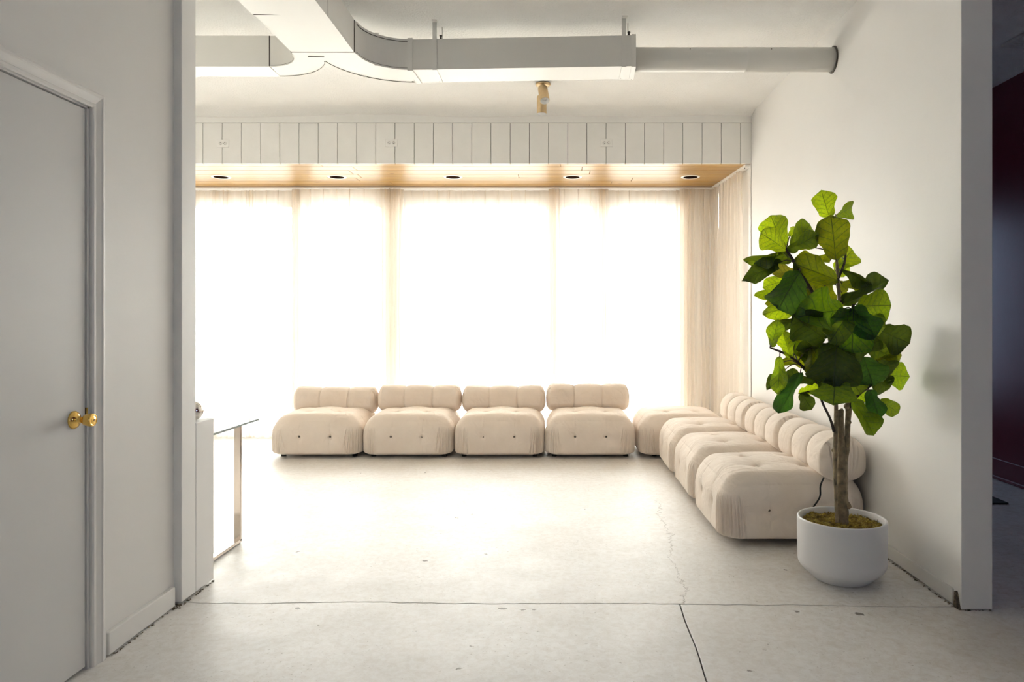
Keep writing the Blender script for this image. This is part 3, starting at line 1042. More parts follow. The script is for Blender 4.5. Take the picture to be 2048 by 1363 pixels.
def curtain(x0, x1, yb_, seed, gathers, label, lam=0.145):
    """gathers: list of (xa, xb, strength) in which the cloth is bunched"""
    rnd = random.Random(seed)
    step = 0.0032
    n = int((x1 - x0) / step)
    rows = [CT + 0.0, CT - 0.02, CT - 0.05, CT - 0.09, CT - 0.13, CT - 0.2, CT - 0.3, CT - 0.45, CT - 0.7, CT - 1.0, CT - 1.4, CT - 1.9, CT - 2.4, CB]
    # pleat positions
    pl = []
    x = x0 + rnd.uniform(0.02, 0.08)
    while x < x1:
        pl.append((x, rnd.uniform(-0.2, 0.2), rnd.uniform(0.7, 1.2)))
        x += lam * rnd.uniform(0.85, 1.12)
    for ga, gb, st in gathers:
        x = ga
        while x < gb:
            pl.append((x, rnd.uniform(-0.3, 0.3), rnd.uniform(0.8, 1.3)))
            x += rnd.uniform(0.03, 0.05)
    v, f = [], []
    ph = 0.0
    phs = []
    for i in range(n + 1):
        X_ = x0 + (x1 - x0) * i / n
        g = 0.0
        for ga, gb, st in gathers:
            if ga - 0.03 < X_ < gb + 0.03:
                g = max(g, st * min(1, (X_ - ga + 0.03) / 0.03, (gb + 0.03 - X_) / 0.03))
        l_ = 0.115 * (1 + 0.35 * noise.noise(Vector((X_ * 2.1, seed, 0)))) * (1 - g) + 0.034 * g
        ph += 2 * math.pi * ((x1 - x0) / n) / l_
        phs.append((ph, g))
    for zi, z in enumerate(rows):
        dn = (CT - z) / (CT - CB)
        for i in range(n + 1):
            X_ = x0 + (x1 - x0) * i / n
            ph, g = phs[i]
            spread = (1 - g) * (0.006 + 0.016 * min(1, dn * 3)) + g * 0.024
            y = spread * math.sin(ph + 0.7 * noise.noise(Vector((X_ * 3, z * 0.7, seed)))) 
            y += 0.5 * spread * noise.noise(Vector((X_ * 22, z * 0.4, seed + 4)))
            # pinch pleats at the heading
            if dn < 0.16:
                k_ = 1 - dn / 0.16
                for (xp, sl_, am) in pl:
                    d = X_ - xp - sl_ * 0.1 * dn
                    if abs(d) < 0.03:
                        y -= 0.020 * am * k_ * math.exp(-(d / (0.0055 + 0.04 * dn)) ** 2)
            fold = 0.0
            if g > 0:
                fold += g * 0.015 * math.sin(ph * 0.97 + 1.3 + z * 0.3)
            if dn < 0.22:
                k_ = (1 - dn / 0.22)
                for (xp, sl_, am) in pl:
                    d = X_ - xp - sl_ * 0.1 * dn
                    if abs(d) < 0.022:
                        fold -= 0.014 * am * k_ * math.sin(d / 0.0048) * math.exp(-(d / 0.009) ** 2)
            dx = fold + 0.012 * dn * noise.noise(Vector((X_ * 1.3, z, seed)))
            v.append((X_ + dx, yb_ + y, z + (0.004 * noise.noise(Vector((X_ * 8, seed, 0))) if zi == 0 else 0)))
    w_ = n + 1
    for j in range(len(rows) - 1):
        for i in range(n):
            f.append((j * w_ + i, j * w_ + i + 1, (j + 1) * w_ + i + 1, (j + 1) * w_ + i))
    me = mesh_py('curtain', v, f)
    c = new_obj('curtain', me, M['curtain'], smooth=True)
    # stitched double heading band
    rows2 = [0, 1, 2, 3]
    v2, f2 = [], []
    for a, j in enumerate(rows2):
        for i in range(w_):
            p = v[j * w_ + i]
            v2.append((p[0], p[1] + 0.003, p[2]))
    for j in range(3):
        for i in range(n):
            f2.append((j * w_ + i, j * w_ + i + 1, (j + 1) * w_ + i + 1, (j + 1) * w_ + i))
    new_obj('heading_band', mesh_py('heading_band', v2, f2), M['curtain'], c, smooth=True)
    tag(c, label, 'curtain', 'sheer curtains along the window wall')
    return c


curtain(-5.1, -2.80, 7.985, 1, [(-4.06, -3.98, 0.8), (-3.84, -3.78, 1.0), (-3.70, -3.66, 0.8), (-3.45, -3.37, 1.0), (-2.91, -2.80, 0.9)], 'sheer curtain between the partition and the first doubled fold, with many narrow folds')
curtain(-2.93, -1.70, 7.90, 2, [(-2.92, -2.88, 0.7), (-1.93, -1.72, 0.85)], 'sheer curtain hanging behind the leftmost back sofa module')
curtain(-1.93, 0.03, 7.985, 3, [(-1.92, -1.76, 0.85), (-0.05, 0.02, 0.8)], 'widest flat white sheer curtain in the middle of the window wall')
curtain(-0.09, 0.56, 7.90, 4, [(-0.08, 0.01, 1.0), (0.45, 0.53, 1.0)], 'narrow sheer curtain right of the widest one, hanging in soft arcs')
curtain(0.46, 1.47, 7.985, 5, [(0.47, 0.54, 0.9), (1.33, 1.45, 1.0)], 'sheer curtain behind the gap between the two sofa rows')
curtain(1.36, 1.675, 7.90, 6, [(1.36, 1.50, 1.0), (1.58, 1.66, 0.9)], 'short bunched sheer curtain panel next to the corner')
sc_ = curtain(-0.57, 0.47, 0.0, 7, [(-0.57, -0.50, 0.5), (0.40, 0.46, 0.5)], 'beige sheer curtain turned along the right wall beside the corner')
sc_.rotation_euler = (0, 0, math.atan2(-(7.93 - 6.83), 1.785 - 1.715))
sc_.location = (1.752, 7.40, 0)

rl = boxes('curtain_rail', [(XF + 0.1, 1.735, 7.925, 7.99, HV - 0.008, HV + 0.003)], M['white_plastic'], bevel=0.002)
tag(rl, 'long white curtain rail at the back edge of the pine soffit', 'curtain rail')
rl2 = boxes('curtain_rail', [(-0.57, 0.57, -0.02, 0.045, -0.022, -0.001)], M['white_plastic'], bevel=0.003)
rl2.location = (1.757, 7.35, HV)
rl2.rotation_euler = sc_.rotation_euler
tag(rl2, 'short white curtain rail along the right wall', 'curtain rail')
for i_, t_ in enumerate(np.linspace(-0.5, 0.5, 7)):
    boxes('rail_clip', [(t_ - 0.005, t_ + 0.005, -0.003, 0.003, -0.028, -0.020)], M['dark'], rl2)
struct(boxes('trim_1', [(XR - 0.008, XR + 0.001, YV + 0.0, YV + 0.07, 0.08, HV)], M['trim'], bevel=0.002), 'white corner strip where the recess meets the right wall')

# ================================================================== SOFA MODULES
HA = 0.424       # half width


def axis_lines(half, seams, edge=0.15, fine=0.0065, coarse=0.022):
    s = set()
    x = -half
    while x < half - 1e-6:
        s.add(round(x, 5))
        near = min(half - abs(x), 9)
        st = fine if near < edge else coarse
        for q in seams:
            if abs(x - q) < 0.045:
                st = min(st, fine)
        x += st
    s.add(half)
    for q in seams:
        s.add(round(q, 5))
    s = sorted(s)
    out = [s[0]]
    for a in s[1:]:
        if a - out[-1] > 0.0022 or a == half:
            out.append(a)
    return np.array(out)


def cushion_grid(xl, yl, zl):
    """vertices and quads of a box surface from three lists of grid lines"""
    verts, index, faces = [], {}, []

    def vid(i, j, k):
        key = (i, j, k)
        if key not in index:
            index[key] = len(verts)
            verts.append((xl[i], yl[j], zl[k]))
        return index[key]
    nx_, ny_, nz_ = len(xl) - 1, len(yl) - 1, len(zl) - 1
    for i in range(nx_):
        for j in range(ny_):
            faces.append((vid(i, j, nz_), vid(i + 1, j, nz_), vid(i + 1, j + 1, nz_), vid(i, j + 1, nz_)))
            faces.append((vid(i, j, 0), vid(i, j + 1, 0), vid(i + 1, j + 1, 0), vid(i + 1, j, 0)))
        for k in range(nz_):
            faces.append((vid(i, 0, k), vid(i + 1, 0, k), vid(i + 1, 0, k + 1), vid(i, 0, k + 1)))
            faces.append((vid(i, ny_, k), vid(i, ny_, k + 1), vid(i + 1, ny_, k + 1), vid(i + 1, ny_, k)))
    for j in range(ny_):
        for k in range(nz_):
            faces.append((vid(0, j, k), vid(0, j, k + 1), vid(0, j + 1, k + 1), vid(0, j + 1, k)))
            faces.append((vid(nx_, j, k), vid(nx_, j + 1, k), vid(nx_, j + 1, k + 1), vid(nx_, j, k + 1)))
    return np.array(verts), faces


def round_box(p, half, rt, rb, rv, ry=None):
    """ellipsoidal rounding; returns rounded positions and normals"""
    hx, hy, hz = half
    rz = np.where(p[:, 2] > 0, rt, rb)
    r = np.stack([np.full(len(p), rv), np.full(len(p), ry or rv), rz], 1)
    h = np.array([hx, hy, hz])
    c = np.clip(p, -(h - r), (h - r))
    d = (p - c) / r
    # cube -> sphere mapping in the corner zones, keeps spacing even
    x2, y2, z2 = d[:, 0] ** 2, d[:, 1] ** 2, d[:, 2] ** 2
    s = np.stack([d[:, 0] * np.sqrt(np.maximum(0, 1 - y2 / 2 - z2 / 2 + y2 * z2 / 3)),
                  d[:, 1] * np.sqrt(np.maximum(0, 1 - z2 / 2 - x2 / 2 + z2 * x2 / 3)),
                  d[:, 2] * np.sqrt(np.maximum(0, 1 - x2 / 2 - y2 / 2 + x2 * y2 / 3))], 1)
    ln = np.linalg.norm(s, axis=1, keepdims=True)
    nrm = s / r
    nl = np.linalg.norm(nrm, axis=1, keepdims=True)
    nrm = nrm / np.maximum(nl, 1e-9)
    return c + s * r, nrm


BTN = 0.148
SEAT_H = 0.368


def seat_mesh(seed):
    rnd = np.random.RandomState(seed)
    hx = hy = HA
    hz = SEAT_H / 2
    xl = axis_lines(hx, [-BTN, BTN], 0.14, 0.0048)
    zl = axis_lines(hz, [0.0], 0.05, 0.010, 0.014)
    p, faces = cushion_grid(xl, xl, zl)
    q, nr = round_box(p, (hx, hy, hz), 0.140, 0.032, 0.130)
    x, y, z = p[:, 0], p[:, 1], p[:, 2]
    zn = z / hz
    fx = 1 - (x / hx) ** 2
    fy = 1 - (y / hy) ** 2
    top = nr[:, 2] > 0.35
    disp = np.zeros(len(p))
    # pillowy crown on the top, belly on the sides
    crown = np.clip(nr[:, 2], 0, 1) * 0.046 * np.clip(fx, 0, 1) ** 0.75 * np.clip(fy, 0, 1) ** 0.75
    disp += crown
    side = 1 - np.abs(nr[:, 2])
    disp += side * 0.010 * np.cos(np.clip(zn + 0.2, -1, 1) * 1.4)
    q = q + nr * disp[:, None]
    d2 = np.zeros(len(p))
    # tufts: top 2x2, each side two
    for bx in (-BTN, BTN):
        for by in (-BTN, BTN):
            r = np.sqrt((x - bx) ** 2 + (y - by) ** 2)
            m_ = top
            d2 -= m_ * (0.020 * np.exp(-(r / 0.020) ** 2) + 0.014 * np.exp(-(r / 0.065) ** 2))
        # creases joining the tufts over the top
        wob = 0.004 * np.sin(y * 9 + seed)
        d2 -= top * 0.0012 * np.exp(-((x - bx - wob) / 0.0075) ** 2)
        d2 -= top * 0.0012 * np.exp(-((y - bx - wob) / 0.0075) ** 2)
        d2 -= top * 0.0022 * np.exp(-((x - bx) / 0.045) ** 2)
        d2 -= top * 0.0022 * np.exp(-((y - bx) / 0.045) ** 2)
        for ax, (u, w_, h_) in enumerate(((x, y, hy), (y, x, hx))):
            for sg in (-1, 1):
                onf = (sg * w_ > h_ - 0.02) & (np.abs(nr[:, 2]) < 0.9)
                r = np.sqrt((u - bx) ** 2 + (z + 0.005) ** 2)
                d2 -= onf * (0.016 * np.exp(-(r / 0.017) ** 2) + 0.012 * np.exp(-(r / 0.06) ** 2))
                fade = np.clip(1.1 - np.abs(zn) * 0.5, 0, 1)
                d2 -= onf * fade * (0.0022 * np.exp(-((u - bx - 0.004 * np.sin(z * 22 + seed)) / 0.0055) ** 2) + 0.0012 * np.exp(-((u - bx) / 0.04) ** 2))
    # gathered pleats at the four upright corners
    for cx_ in (-1, 1):
        for cy_ in (-1, 1):
            for face in (0, 1):
                u = (hx - cx_ * x) if face == 0 else (hy - cy_ * y)
                onf = (cy_ * y > hy - 1e-4) if face == 0 else (cx_ * x > hx - 1e-4)
                onf = onf & (cx_ * x > 0) & (cy_ * y > 0)
                zz = (zn + 1) / 2
                env = np.clip((0.80 - zz) / 0.25, 0, 1) * np.clip((zz - 0.02) / 0.08, 0, 1)
                for k in range(6):
                    t0 = 0.012 + 0.021 * k + rnd.uniform(-0.005, 0.005)
                    sl_ = rnd.uniform(-0.03, 0.05) * (0.3 + k * 0.25)
                    a_ = rnd.uniform(0.4, 1.0) * (1.0 if k < 4 else 0.6)
                    ln_ = rnd.uniform(0.5, 1.0)
                    e2 = env * np.clip((ln_ - np.abs(zz - 0.38)) / 0.15, 0, 1)
                    c_ = t0 + sl_ * (0.5 - zz)
                    d2 -= onf * e2 * a_ * 0.024 * np.exp(-((u - c_) / 0.0055) ** 2)
                    d2 += onf * e2 * a_ * 0.0055 * np.exp(-((u - c_ - 0.0105) / 0.006) ** 2)
    q = q + nr * d2[:, None]
    # low-frequency unevenness
    for i in range(0, len(q)):
        pass
    q[:, 0] += 0.004 * np.sin(q[:, 1] * 5 + seed) * side
    q[:, 1] += 0.004 * np.sin(q[:, 0] * 6 + seed * 2) * side
    q[:, 2] += hz + 0.027
    me = bpy.data.meshes.new('seat')
    me.from_pydata(q.tolist(), [], faces)
    me.update()
    me.polygons.foreach_set('use_smooth', [True] * len(me.polygons))
    me.materials.append(M['fabric'])
    return me


BH = 0.265        # backrest height
BD = 0.27


def back_mesh(seed):
    rnd = np.random.RandomState(seed)
    hx, hy, hz = 0.4325, BD / 2, BH / 2
    sx_ = hx / 3
    xl = axis_lines(hx, [-sx_, sx_], 0.10, 0.007, 0.02)
    yl = axis_lines(hy, [], 0.3, 0.0055, 0.0055)
    zl = axis_lines(hz, [], 0.3, 0.0095, 0.0095)
    p, faces = cushion_grid(xl, yl, zl)
    q, nr = round_box(p, (hx, hy, hz), 0.131, 0.085, 0.05, 0.130)
    x = p[:, 0]
    prof = np.zeros(len(p))
    env = 1 - np.abs(nr[:, 0])
    for s_ in (-sx_, sx_):
        d = np.abs(x - s_)
        prof -= 0.010 * np.exp(-(d / 0.022)) + 0.007 * np.exp(-(d / 0.005) ** 2)
    # each channel puffs out
    ch = np.cos((np.mod(x + hx, 2 * sx_) - sx_) / sx_ * math.pi / 2)
    prof += 0.007 * ch
    q = q + nr * (prof * env)[:, None]
    # end faces: pleats fanning down
    for sg in (-1, 1):
        onf = (sg * x > hx - 0.035)
        puff = 0.005 * np.clip(1 - (p[:, 1] / hy) ** 2, 0, 1) * np.clip(1 - (p[:, 2] / hz) ** 2, 0, 1)
        q[:, 0] += onf * sg * puff * (np.abs(nr[:, 0]))
        for k in range(7):
            y0 = -hy * 0.85 + k * hy * 0.28 + rnd.uniform(-0.006, 0.006)
            c_ = y0 * (0.62 + 0.30 * (p[:, 2] / hz + 1) / 1.2)
            a_ = rnd.uniform(0.3, 1.0)
            d_ = np.exp(-((p[:, 1] - c_) / 0.0065) ** 2)
            q[:, 0] -= onf * sg * 0.020 * a_ * d_ * np.abs(nr[:, 0]) * np.clip((p[:, 2] / hz + 1.1), 0, 1)
    q[:, 2] += hz
    # lean: the top rolls slightly backwards
    me = bpy.data.meshes.new('backrest')
    me.from_pydata(q.tolist(), [], faces)
    me.update()
    me.polygons.foreach_set('use_smooth', [True] * len(me.polygons))
    me.materials.append(M['fabric'])
    return me


button_me = lathe_mesh('button', [(0.0, 0.001), (0.004, 0.0015), (0.0052, 0.004), (0.0085, 0.0055), (0.0115, 0.004), (0.012, 0.0), (0.010, -0.006)], 20, False)
button_me.materials.append(M['button'])
button_me.polygons.foreach_set('use_smooth', [True] * len(button_me.polygons))
eye_me = lathe_mesh('button_eye', [(0.0, 0.0022), (0.0050, 0.0022), (0.0052, 0.0)], 14, False)
eye_me.materials.append(M['dark'])
foot_me = lathe_mesh('foot', [(0.022, 0.0005), (0.024, 0.004), (0.026, 0.045)], 20)
foot_me.materials.append(M['dark'])
tuft_me = lathe_mesh('tuft', [(0.0, 0.003), (0.006, 0.0025), (0.010, 0.0), (0.011, -0.004)], 16, False)
tuft_me.materials.append(M['fabric'])
seat_vars = [seat_mesh(1), seat_mesh(5), seat_mesh(9)]
back_vars = [back_mesh(2), back_mesh(8)]


def link_copy(name, me, parent, loc, rot=(0, 0, 0)):
    o = bpy.data.objects.new(name, me)
    COL.objects.link(o)
    o.parent = parent
    o.location = loc
    o.rotation_euler = rot
    return o


ZBTN = SEAT_H / 2 + 0.032 - 0.005


def module(loc, rz, sv, bv, label, back=True, back_off=(0, 0, 0), back_rot=0.0, flip=False, strap=0):
    m_ = empty('sofa_module', loc, rz)
    s_ = link_copy('seat', seat_vars[sv], m_, (0, 0, 0))
    for u in (-BTN, BTN):
        for k, (lx, ly, rot) in enumerate(((u, -HA + 0.0175, (R(90), 0, 0)), (-HA + 0.0175, u, (0, R(-90), 0)), (HA - 0.0175, u, (0, R(90), 0)))):
            b_ = link_copy('button', button_me, s_, (lx, ly, ZBTN), rot)
            link_copy('button_eye', eye_me, b_, (0, 0, 0.0005))
        for w_ in (-BTN, BTN):
            if not (back and w_ > 0.2):
                link_copy('tuft', tuft_me, s_, (u, w_, SEAT_H + 0.032 - 0.018 + 0.026))
    if back:
        bk = link_copy('backrest', back_vars[bv], m_, (back_off[0], HA - BD / 2 + 0.002 + back_off[1], SEAT_H + 0.032 - 0.026 + back_off[2]), (R(0), back_rot, math.pi if flip else 0))
        for sx_ in ((strap,) if strap else ()):
            sm_ = tube_mesh('strap', smooth_path([(sx_ * 0.405, HA - BD + 0.02, SEAT_H + 0.03), (sx_ * 0.440, HA - BD - 0.012, SEAT_H - 0.01), (sx_ * 0.452, HA - BD - 0.02, SEAT_H - 0.07), (sx_ * 0.446, HA - BD - 0.055, SEAT_H - 0.13)], [0.005] * 4)[0], 0.005, 8)
            so_ = new_obj('strap', sm_, M['dark'], m_, smooth=True)
    for sx_ in (-1, 1):
        for sy_ in (-1, 1):
            link_copy('foot', foot_me, m_, (sx_ * (0.345 if abs(rz) < 0.1 else 0.24), sy_ * 0.27, 0))
    tag(m_, label, 'sofa', 'cream tufted sofa modules')
    return m_


ym = 6.80 + 0.44
module((-2.318, ym + 0.005, 0), R(0.5), 0, 0, 'cream tufted sofa module at the free left end of the window row', back_off=(0.0, 0.0, -0.018), back_rot=R(0.5))
module((-1.440, ym, 0), 0.0, 1, 1, 'second cream sofa module from the left end of the window row', back_off=(0.0, 0, 0.0))
module((-0.562, ym, 0), 0.0, 2, 0, 'third cream sofa module from the left end of the window row', back_off=(0.0, 0, -0.006))
module((0.316, ym, 0), 0.0, 0, 1, 'cream sofa module of the window row with a back, next to the corner seat', back_off=(0.0, 0, 0.010), flip=True)
module((1.215, ym - 0.01, 0), R(-90), 1, 0, 'backless cream seat module in the corner between the two sofa rows', back=False)
XM_ = 0.938 + 0.44
module((XM_, 4.145 + 0.44, 0), R(-90), 2, 0, 'cream sofa module closest to the camera, behind the potted tree', strap=1)
module((XM_, 5.035 + 0.44, 0), R(-90), 0, 1, 'middle cream sofa module of the row along the right wall')
module((XM_, 5.918 + 0.44, 0), R(-90), 1, 0, 'cream sofa module of the right wall row nearest the windows', flip=True)

# ================================================================== LEFT LEDGE, TABLE, SPHERE
lg = boxes('wall_ledge', [(-2.6, XP, 3.442, 3.618, 0.012, 0.822)], M['wall'], bevel=0.003)
struct(lg, 'low white ledge against the end of the partition')
gt = empty('glass_table', (-1.89, 4.24, 0))
tag(gt, 'glass-topped table with a chrome sled leg beside the low ledge', 'table')
boxes('tabletop', [(-1.2, 0.075, -0.55, 0.12, 0.708, 0.72)], M['tabletop_glass'], gt)
boxes('glass_rim', [(0.0752, 0.0765, -0.55, 0.12, 0.708, 0.72), (-1.2, 0.0765, 0.1202, 0.1215, 0.708, 0.72)], M['glass_edge'], gt)
hw_ = 0.019
boxes('leg', [(-hw_, hw_, -0.008, 0.008, 0.012, 0.708)], M['leg_chrome'], gt, bevel=0.001)
boxes('leg', [(-hw_, hw_, -0.508, -0.492, 0.012, 0.708)], M['leg_chrome'], gt, bevel=0.001)
boxes('base_rail', [(-hw_, hw_, -0.4915, 0.008, 0.006, 0.024)], M['leg_chrome'], gt, bevel=0.001)
boxes('foot_pad', [(-0.012, 0.012, -0.02, 0.0, 0.0005, 0.006), (-0.012, 0.012, -0.49, -0.47, 0.0005, 0.006)], M['rubber'], gt)
boxes('leg', [(-1.1 - hw_, -1.1 + hw_, -0.008, 0.008, 0.001, 0.708)], M['leg_chrome'], gt, bevel=0.001)
boxes('leg', [(-1.1 - hw_, -1.1 + hw_, -0.508, -0.492, 0.001, 0.708)], M['leg_chrome'], gt, bevel=0.001)
bm = bmesh.new()
bmesh.ops.create_uvsphere(bm, u_segments=40, v_segments=24, radius=0.047)
me = bpy.data.meshes.new('silver_ball')
bm.to_mesh(me)
bm.free()
sb = new_obj('silver_ball', me, M['chrome'], smooth=True)
sb.location = (-1.796, 3.535, 0.822 + 0.0465)
tag(sb, 'shiny silver ball peeking out above the low white ledge', 'ornament')

# mat in the side room, vent on its ceiling
mt_ = prism('floor_mat', [(2.45, 5.13), (3.228, 5.13), (3.232, 5.95), (2.45, 5.95)], 0.0005, 0.012, M['rubber'])
tag(mt_, 'black rubber floor mat beyond the right wall', 'mat')
vt = empty('ceiling_vent', (3.28, 4.95, HCEIL - 0.02))
cv0 = P(2034, 72, 4.94)
vt.location = (cv0.x + 0.14, cv0.y, HCEIL - 0.012)
vt.rotation_euler = (0, 0, R(8))
boxes('vent_frame', [(-0.15, 0.15, -0.15, -0.12, -0.014, 0.006), (-0.15, 0.15, 0.12, 0.15, -0.014, 0.006), (-0.15, -0.12, -0.12, 0.12, -0.014, 0.006), (0.12, 0.15, -0.12, 0.12, -0.014, 0.006)], M['trim'], vt)
for k in range(6):
    boxes('slat', [(-0.12, 0.12, -0.115 + k * 0.04, -0.09 + k * 0.04, -0.010, -0.006)], M['trim'], vt)
tag(vt, 'small square ceiling vent over the dark side room', 'vent')

# ================================================================== POTTED FIG
PX, PY_ = 1.448, 3.655
fig = empty('potted_fig_tree', (PX, PY_, 0))
tag(fig, 'tall fiddle-leaf fig tree in a round white pot beside the right wall', 'potted plant')
K = Vector((PX, PY_, 0))
prof = [(0.0, 0.0), (0.125, 0.0), (0.133, 0.003), (0.146, 0.013), (0.160, 0.026), (0.174, 0.039), (0.190, 0.053), (0.203, 0.067), (0.2115, 0.082), (0.2145, 0.10), (0.216, 0.29), (0.2160, 0.306), (0.2145, 0.311), (0.2105, 0.3135),
        (0.205, 0.312), (0.2025, 0.307), (0.2015, 0.26), (0.2, 0.24), (0.0, 0.24)]
new_obj('pot', lathe_mesh('pot', prof, 96, False), M['pot'], fig, smooth=True)

# moss: lumpy mound with curling fibres
v, f = [], []
nr_, na_ = 30, 96
for i in range(nr_ + 1):
    r = 0.200 * i / nr_
    for j in range(na_):
        a = 2 * math.pi * j / na_
        x, y = r * math.cos(a), r * math.sin(a)
        z = 0.276 + 0.024 * noise.noise(Vector((x * 16, y * 16, 1))) + 0.014 * noise.noise(Vector((x * 45, y * 45, 4))) + 0.012 * (1 - (r / 0.2) ** 2)
        v.append((x, y, z))
for i in range(nr_):
    for j in range(na_):
        k = (j + 1) % na_
        f.append((i * na_ + j, (i + 1) * na_ + j, (i + 1) * na_ + k, i * na_ + k))
rnd = random.Random(21)
for _ in range(5200):
    a = rnd.uniform(0, 2 * math.pi)
    r = 0.198 * math.sqrt(rnd.random())
    x, y = r * math.cos(a), r * math.sin(a)
    z = 0.275 + 0.024 * noise.noise(Vector((x * 16, y * 16, 1))) + 0.012 * (1 - (r / 0.2) ** 2)
    p = Vector((x, y, z))
    d = Vector((rnd.uniform(-1, 1), rnd.uniform(-1, 1), rnd.uniform(0.1, 1.1))).normalized()
    s_ = Vector((rnd.uniform(-1, 1), rnd.uniform(-1, 1), 0)).normalized() * 0.0011
    L_ = rnd.uniform(0.006, 0.018)
    c0 = len(v)
    q = p + d * L_ * 0.55
    d2 = (d + Vector((rnd.uniform(-0.8, 0.8), rnd.uniform(-0.8, 0.8), -0.3))).normalized()
    e = q + d2 * L_ * 0.5
    v += [p - s_, p + s_, q + s_, q - s_, e]
    f += [(c0, c0 + 1, c0 + 2, c0 + 3), (c0 + 3, c0 + 2, c0 + 4)]
ms = new_obj('moss', mesh_py('moss', v, f), M['moss'], fig, smooth=True)
ms['kind'] = 'stuff'

# trunks and branches (pixel, pixel, distance, radius)
def branch(name, pts, m, n=12, bump=0.12, sub=6):
    ps, rs = [], []
    for px, py, Y_, r in pts:
        ps.append(P(px, py, Y_) - K)
        rs.append(r)
    ps, rs = smooth_path(ps, rs, sub)
    new_obj(name, tube_mesh(name, ps, rs, n, bump), m, fig, smooth=True)
    return ps


SK = []
Z0 = 3.65
SK += branch('trunk', [(1683, 1052, Z0, .033), (1684, 1010, Z0, .031), (1683, 965, Z0, .029), (1684, 930, Z0, .028), (1683, 900, Z0, .021), (1682, 870, Z0, .016), (1681, 826, Z0, .016), (1681, 821, Z0, .017)], M['bark'], 16, 0.16, 8)
SK += branch('trunk', [(1690, 925, Z0 + .01, .013), (1694, 890, Z0, .014), (1695, 850, Z0, .013), (1696, 812, Z0, .012), (1694, 760, Z0, .013), (1690, 700, Z0 - .0, .012), (1684, 640, Z0, .010), (1678, 590, Z0, .009), (1675, 545, Z0, .008), (1673, 516, Z0, .006)], M['bark'], 14, 0.14, 8)
SK += branch('trunk', [(1674, 1044, Z0 - .035, .009), (1671, 985, Z0 - .035, .008), (1670, 940, Z0 - .03, .010), (1671, 880, Z0 - .02, .0115), (1672, 810, Z0 - .01, .010), (1668, 750, Z0, .010), (1662, 700, Z0, .009), (1655, 650, Z0 + .02, .007)], M['bark'], 12, 0.14, 8)
SK += branch('branch', [(1692, 890, Z0 + .04, .015), (1697, 830, Z0 + .05, .014), (1705, 760, Z0 + .06, .012), (1712, 700, Z0 + .06, .009), (1716, 640, Z0, .007), (1706, 612, Z0 - .04, .006)], M['bark'])
SK += branch('branch', [(1668, 862, Z0 - .03, .008), (1660, 836, Z0 - .04, .006), (1648, 812, Z0 - .05, .006), (1640, 792, Z0 - .05, .005)], M['twig'], 8, 0.05)
SK += branch('branch', [(1674, 800, Z0, .012), (1650, 775, Z0, .010), (1630, 760, Z0 - .02, .009), (1600, 728, Z0 - .06, .007), (1572, 708, Z0 - .08, .006), (1540, 695, Z0 - .10, .004)], M['twig'], 8, 0.08)
SK += branch('branch', [(1680, 680, Z0, .010), (1650, 630, Z0 - .02, .009), (1620, 575, Z0 - .05, .008), (1599, 543, Z0 - .07, .0075), (1585, 518, Z0 - .08, .007), (1573, 500, Z0 - .08, .006)], M['twig'], 8, 0.08)
SK += branch('branch', [(1697, 815, Z0, .011), (1716, 790, Z0 - .01, .008), (1745, 768, Z0, .006), (1770, 745, Z0, .005)], M['twig'], 8, 0.08)
SK += branch('branch', [(1690, 720, Z0, .010), (1700, 670, Z0 - .06, .008), (1706, 635, Z0 - .13, .008), (1705, 612, Z0 - .15, .006)], M['twig'], 8, 0.08)
SK += branch('branch', [(1675, 560, Z0, .007), (1690, 520, Z0, .006), (1688, 480, Z0, .005), (1672, 440, Z0, .004)], M['twig'], 8, 0.08)
for px, py, r in ((1696, 1010, .020), (1698, 843, .014), (1667, 900, .011), (1694, 812, .017)):
    kb = new_obj('knot', lathe_mesh('knot', [(0.0, -r), (r * 0.7, -r * 0.7), (r, 0), (r * 0.75, r * 0.6), (r * 0.3, r * 0.7), (0, r * 0.65)], 12, False), M['bark'], fig, smooth=True)
    kb.location = P(px, py, Z0 - 0.012) - K
    kb.rotation_euler = (R(20), R(60), 0)


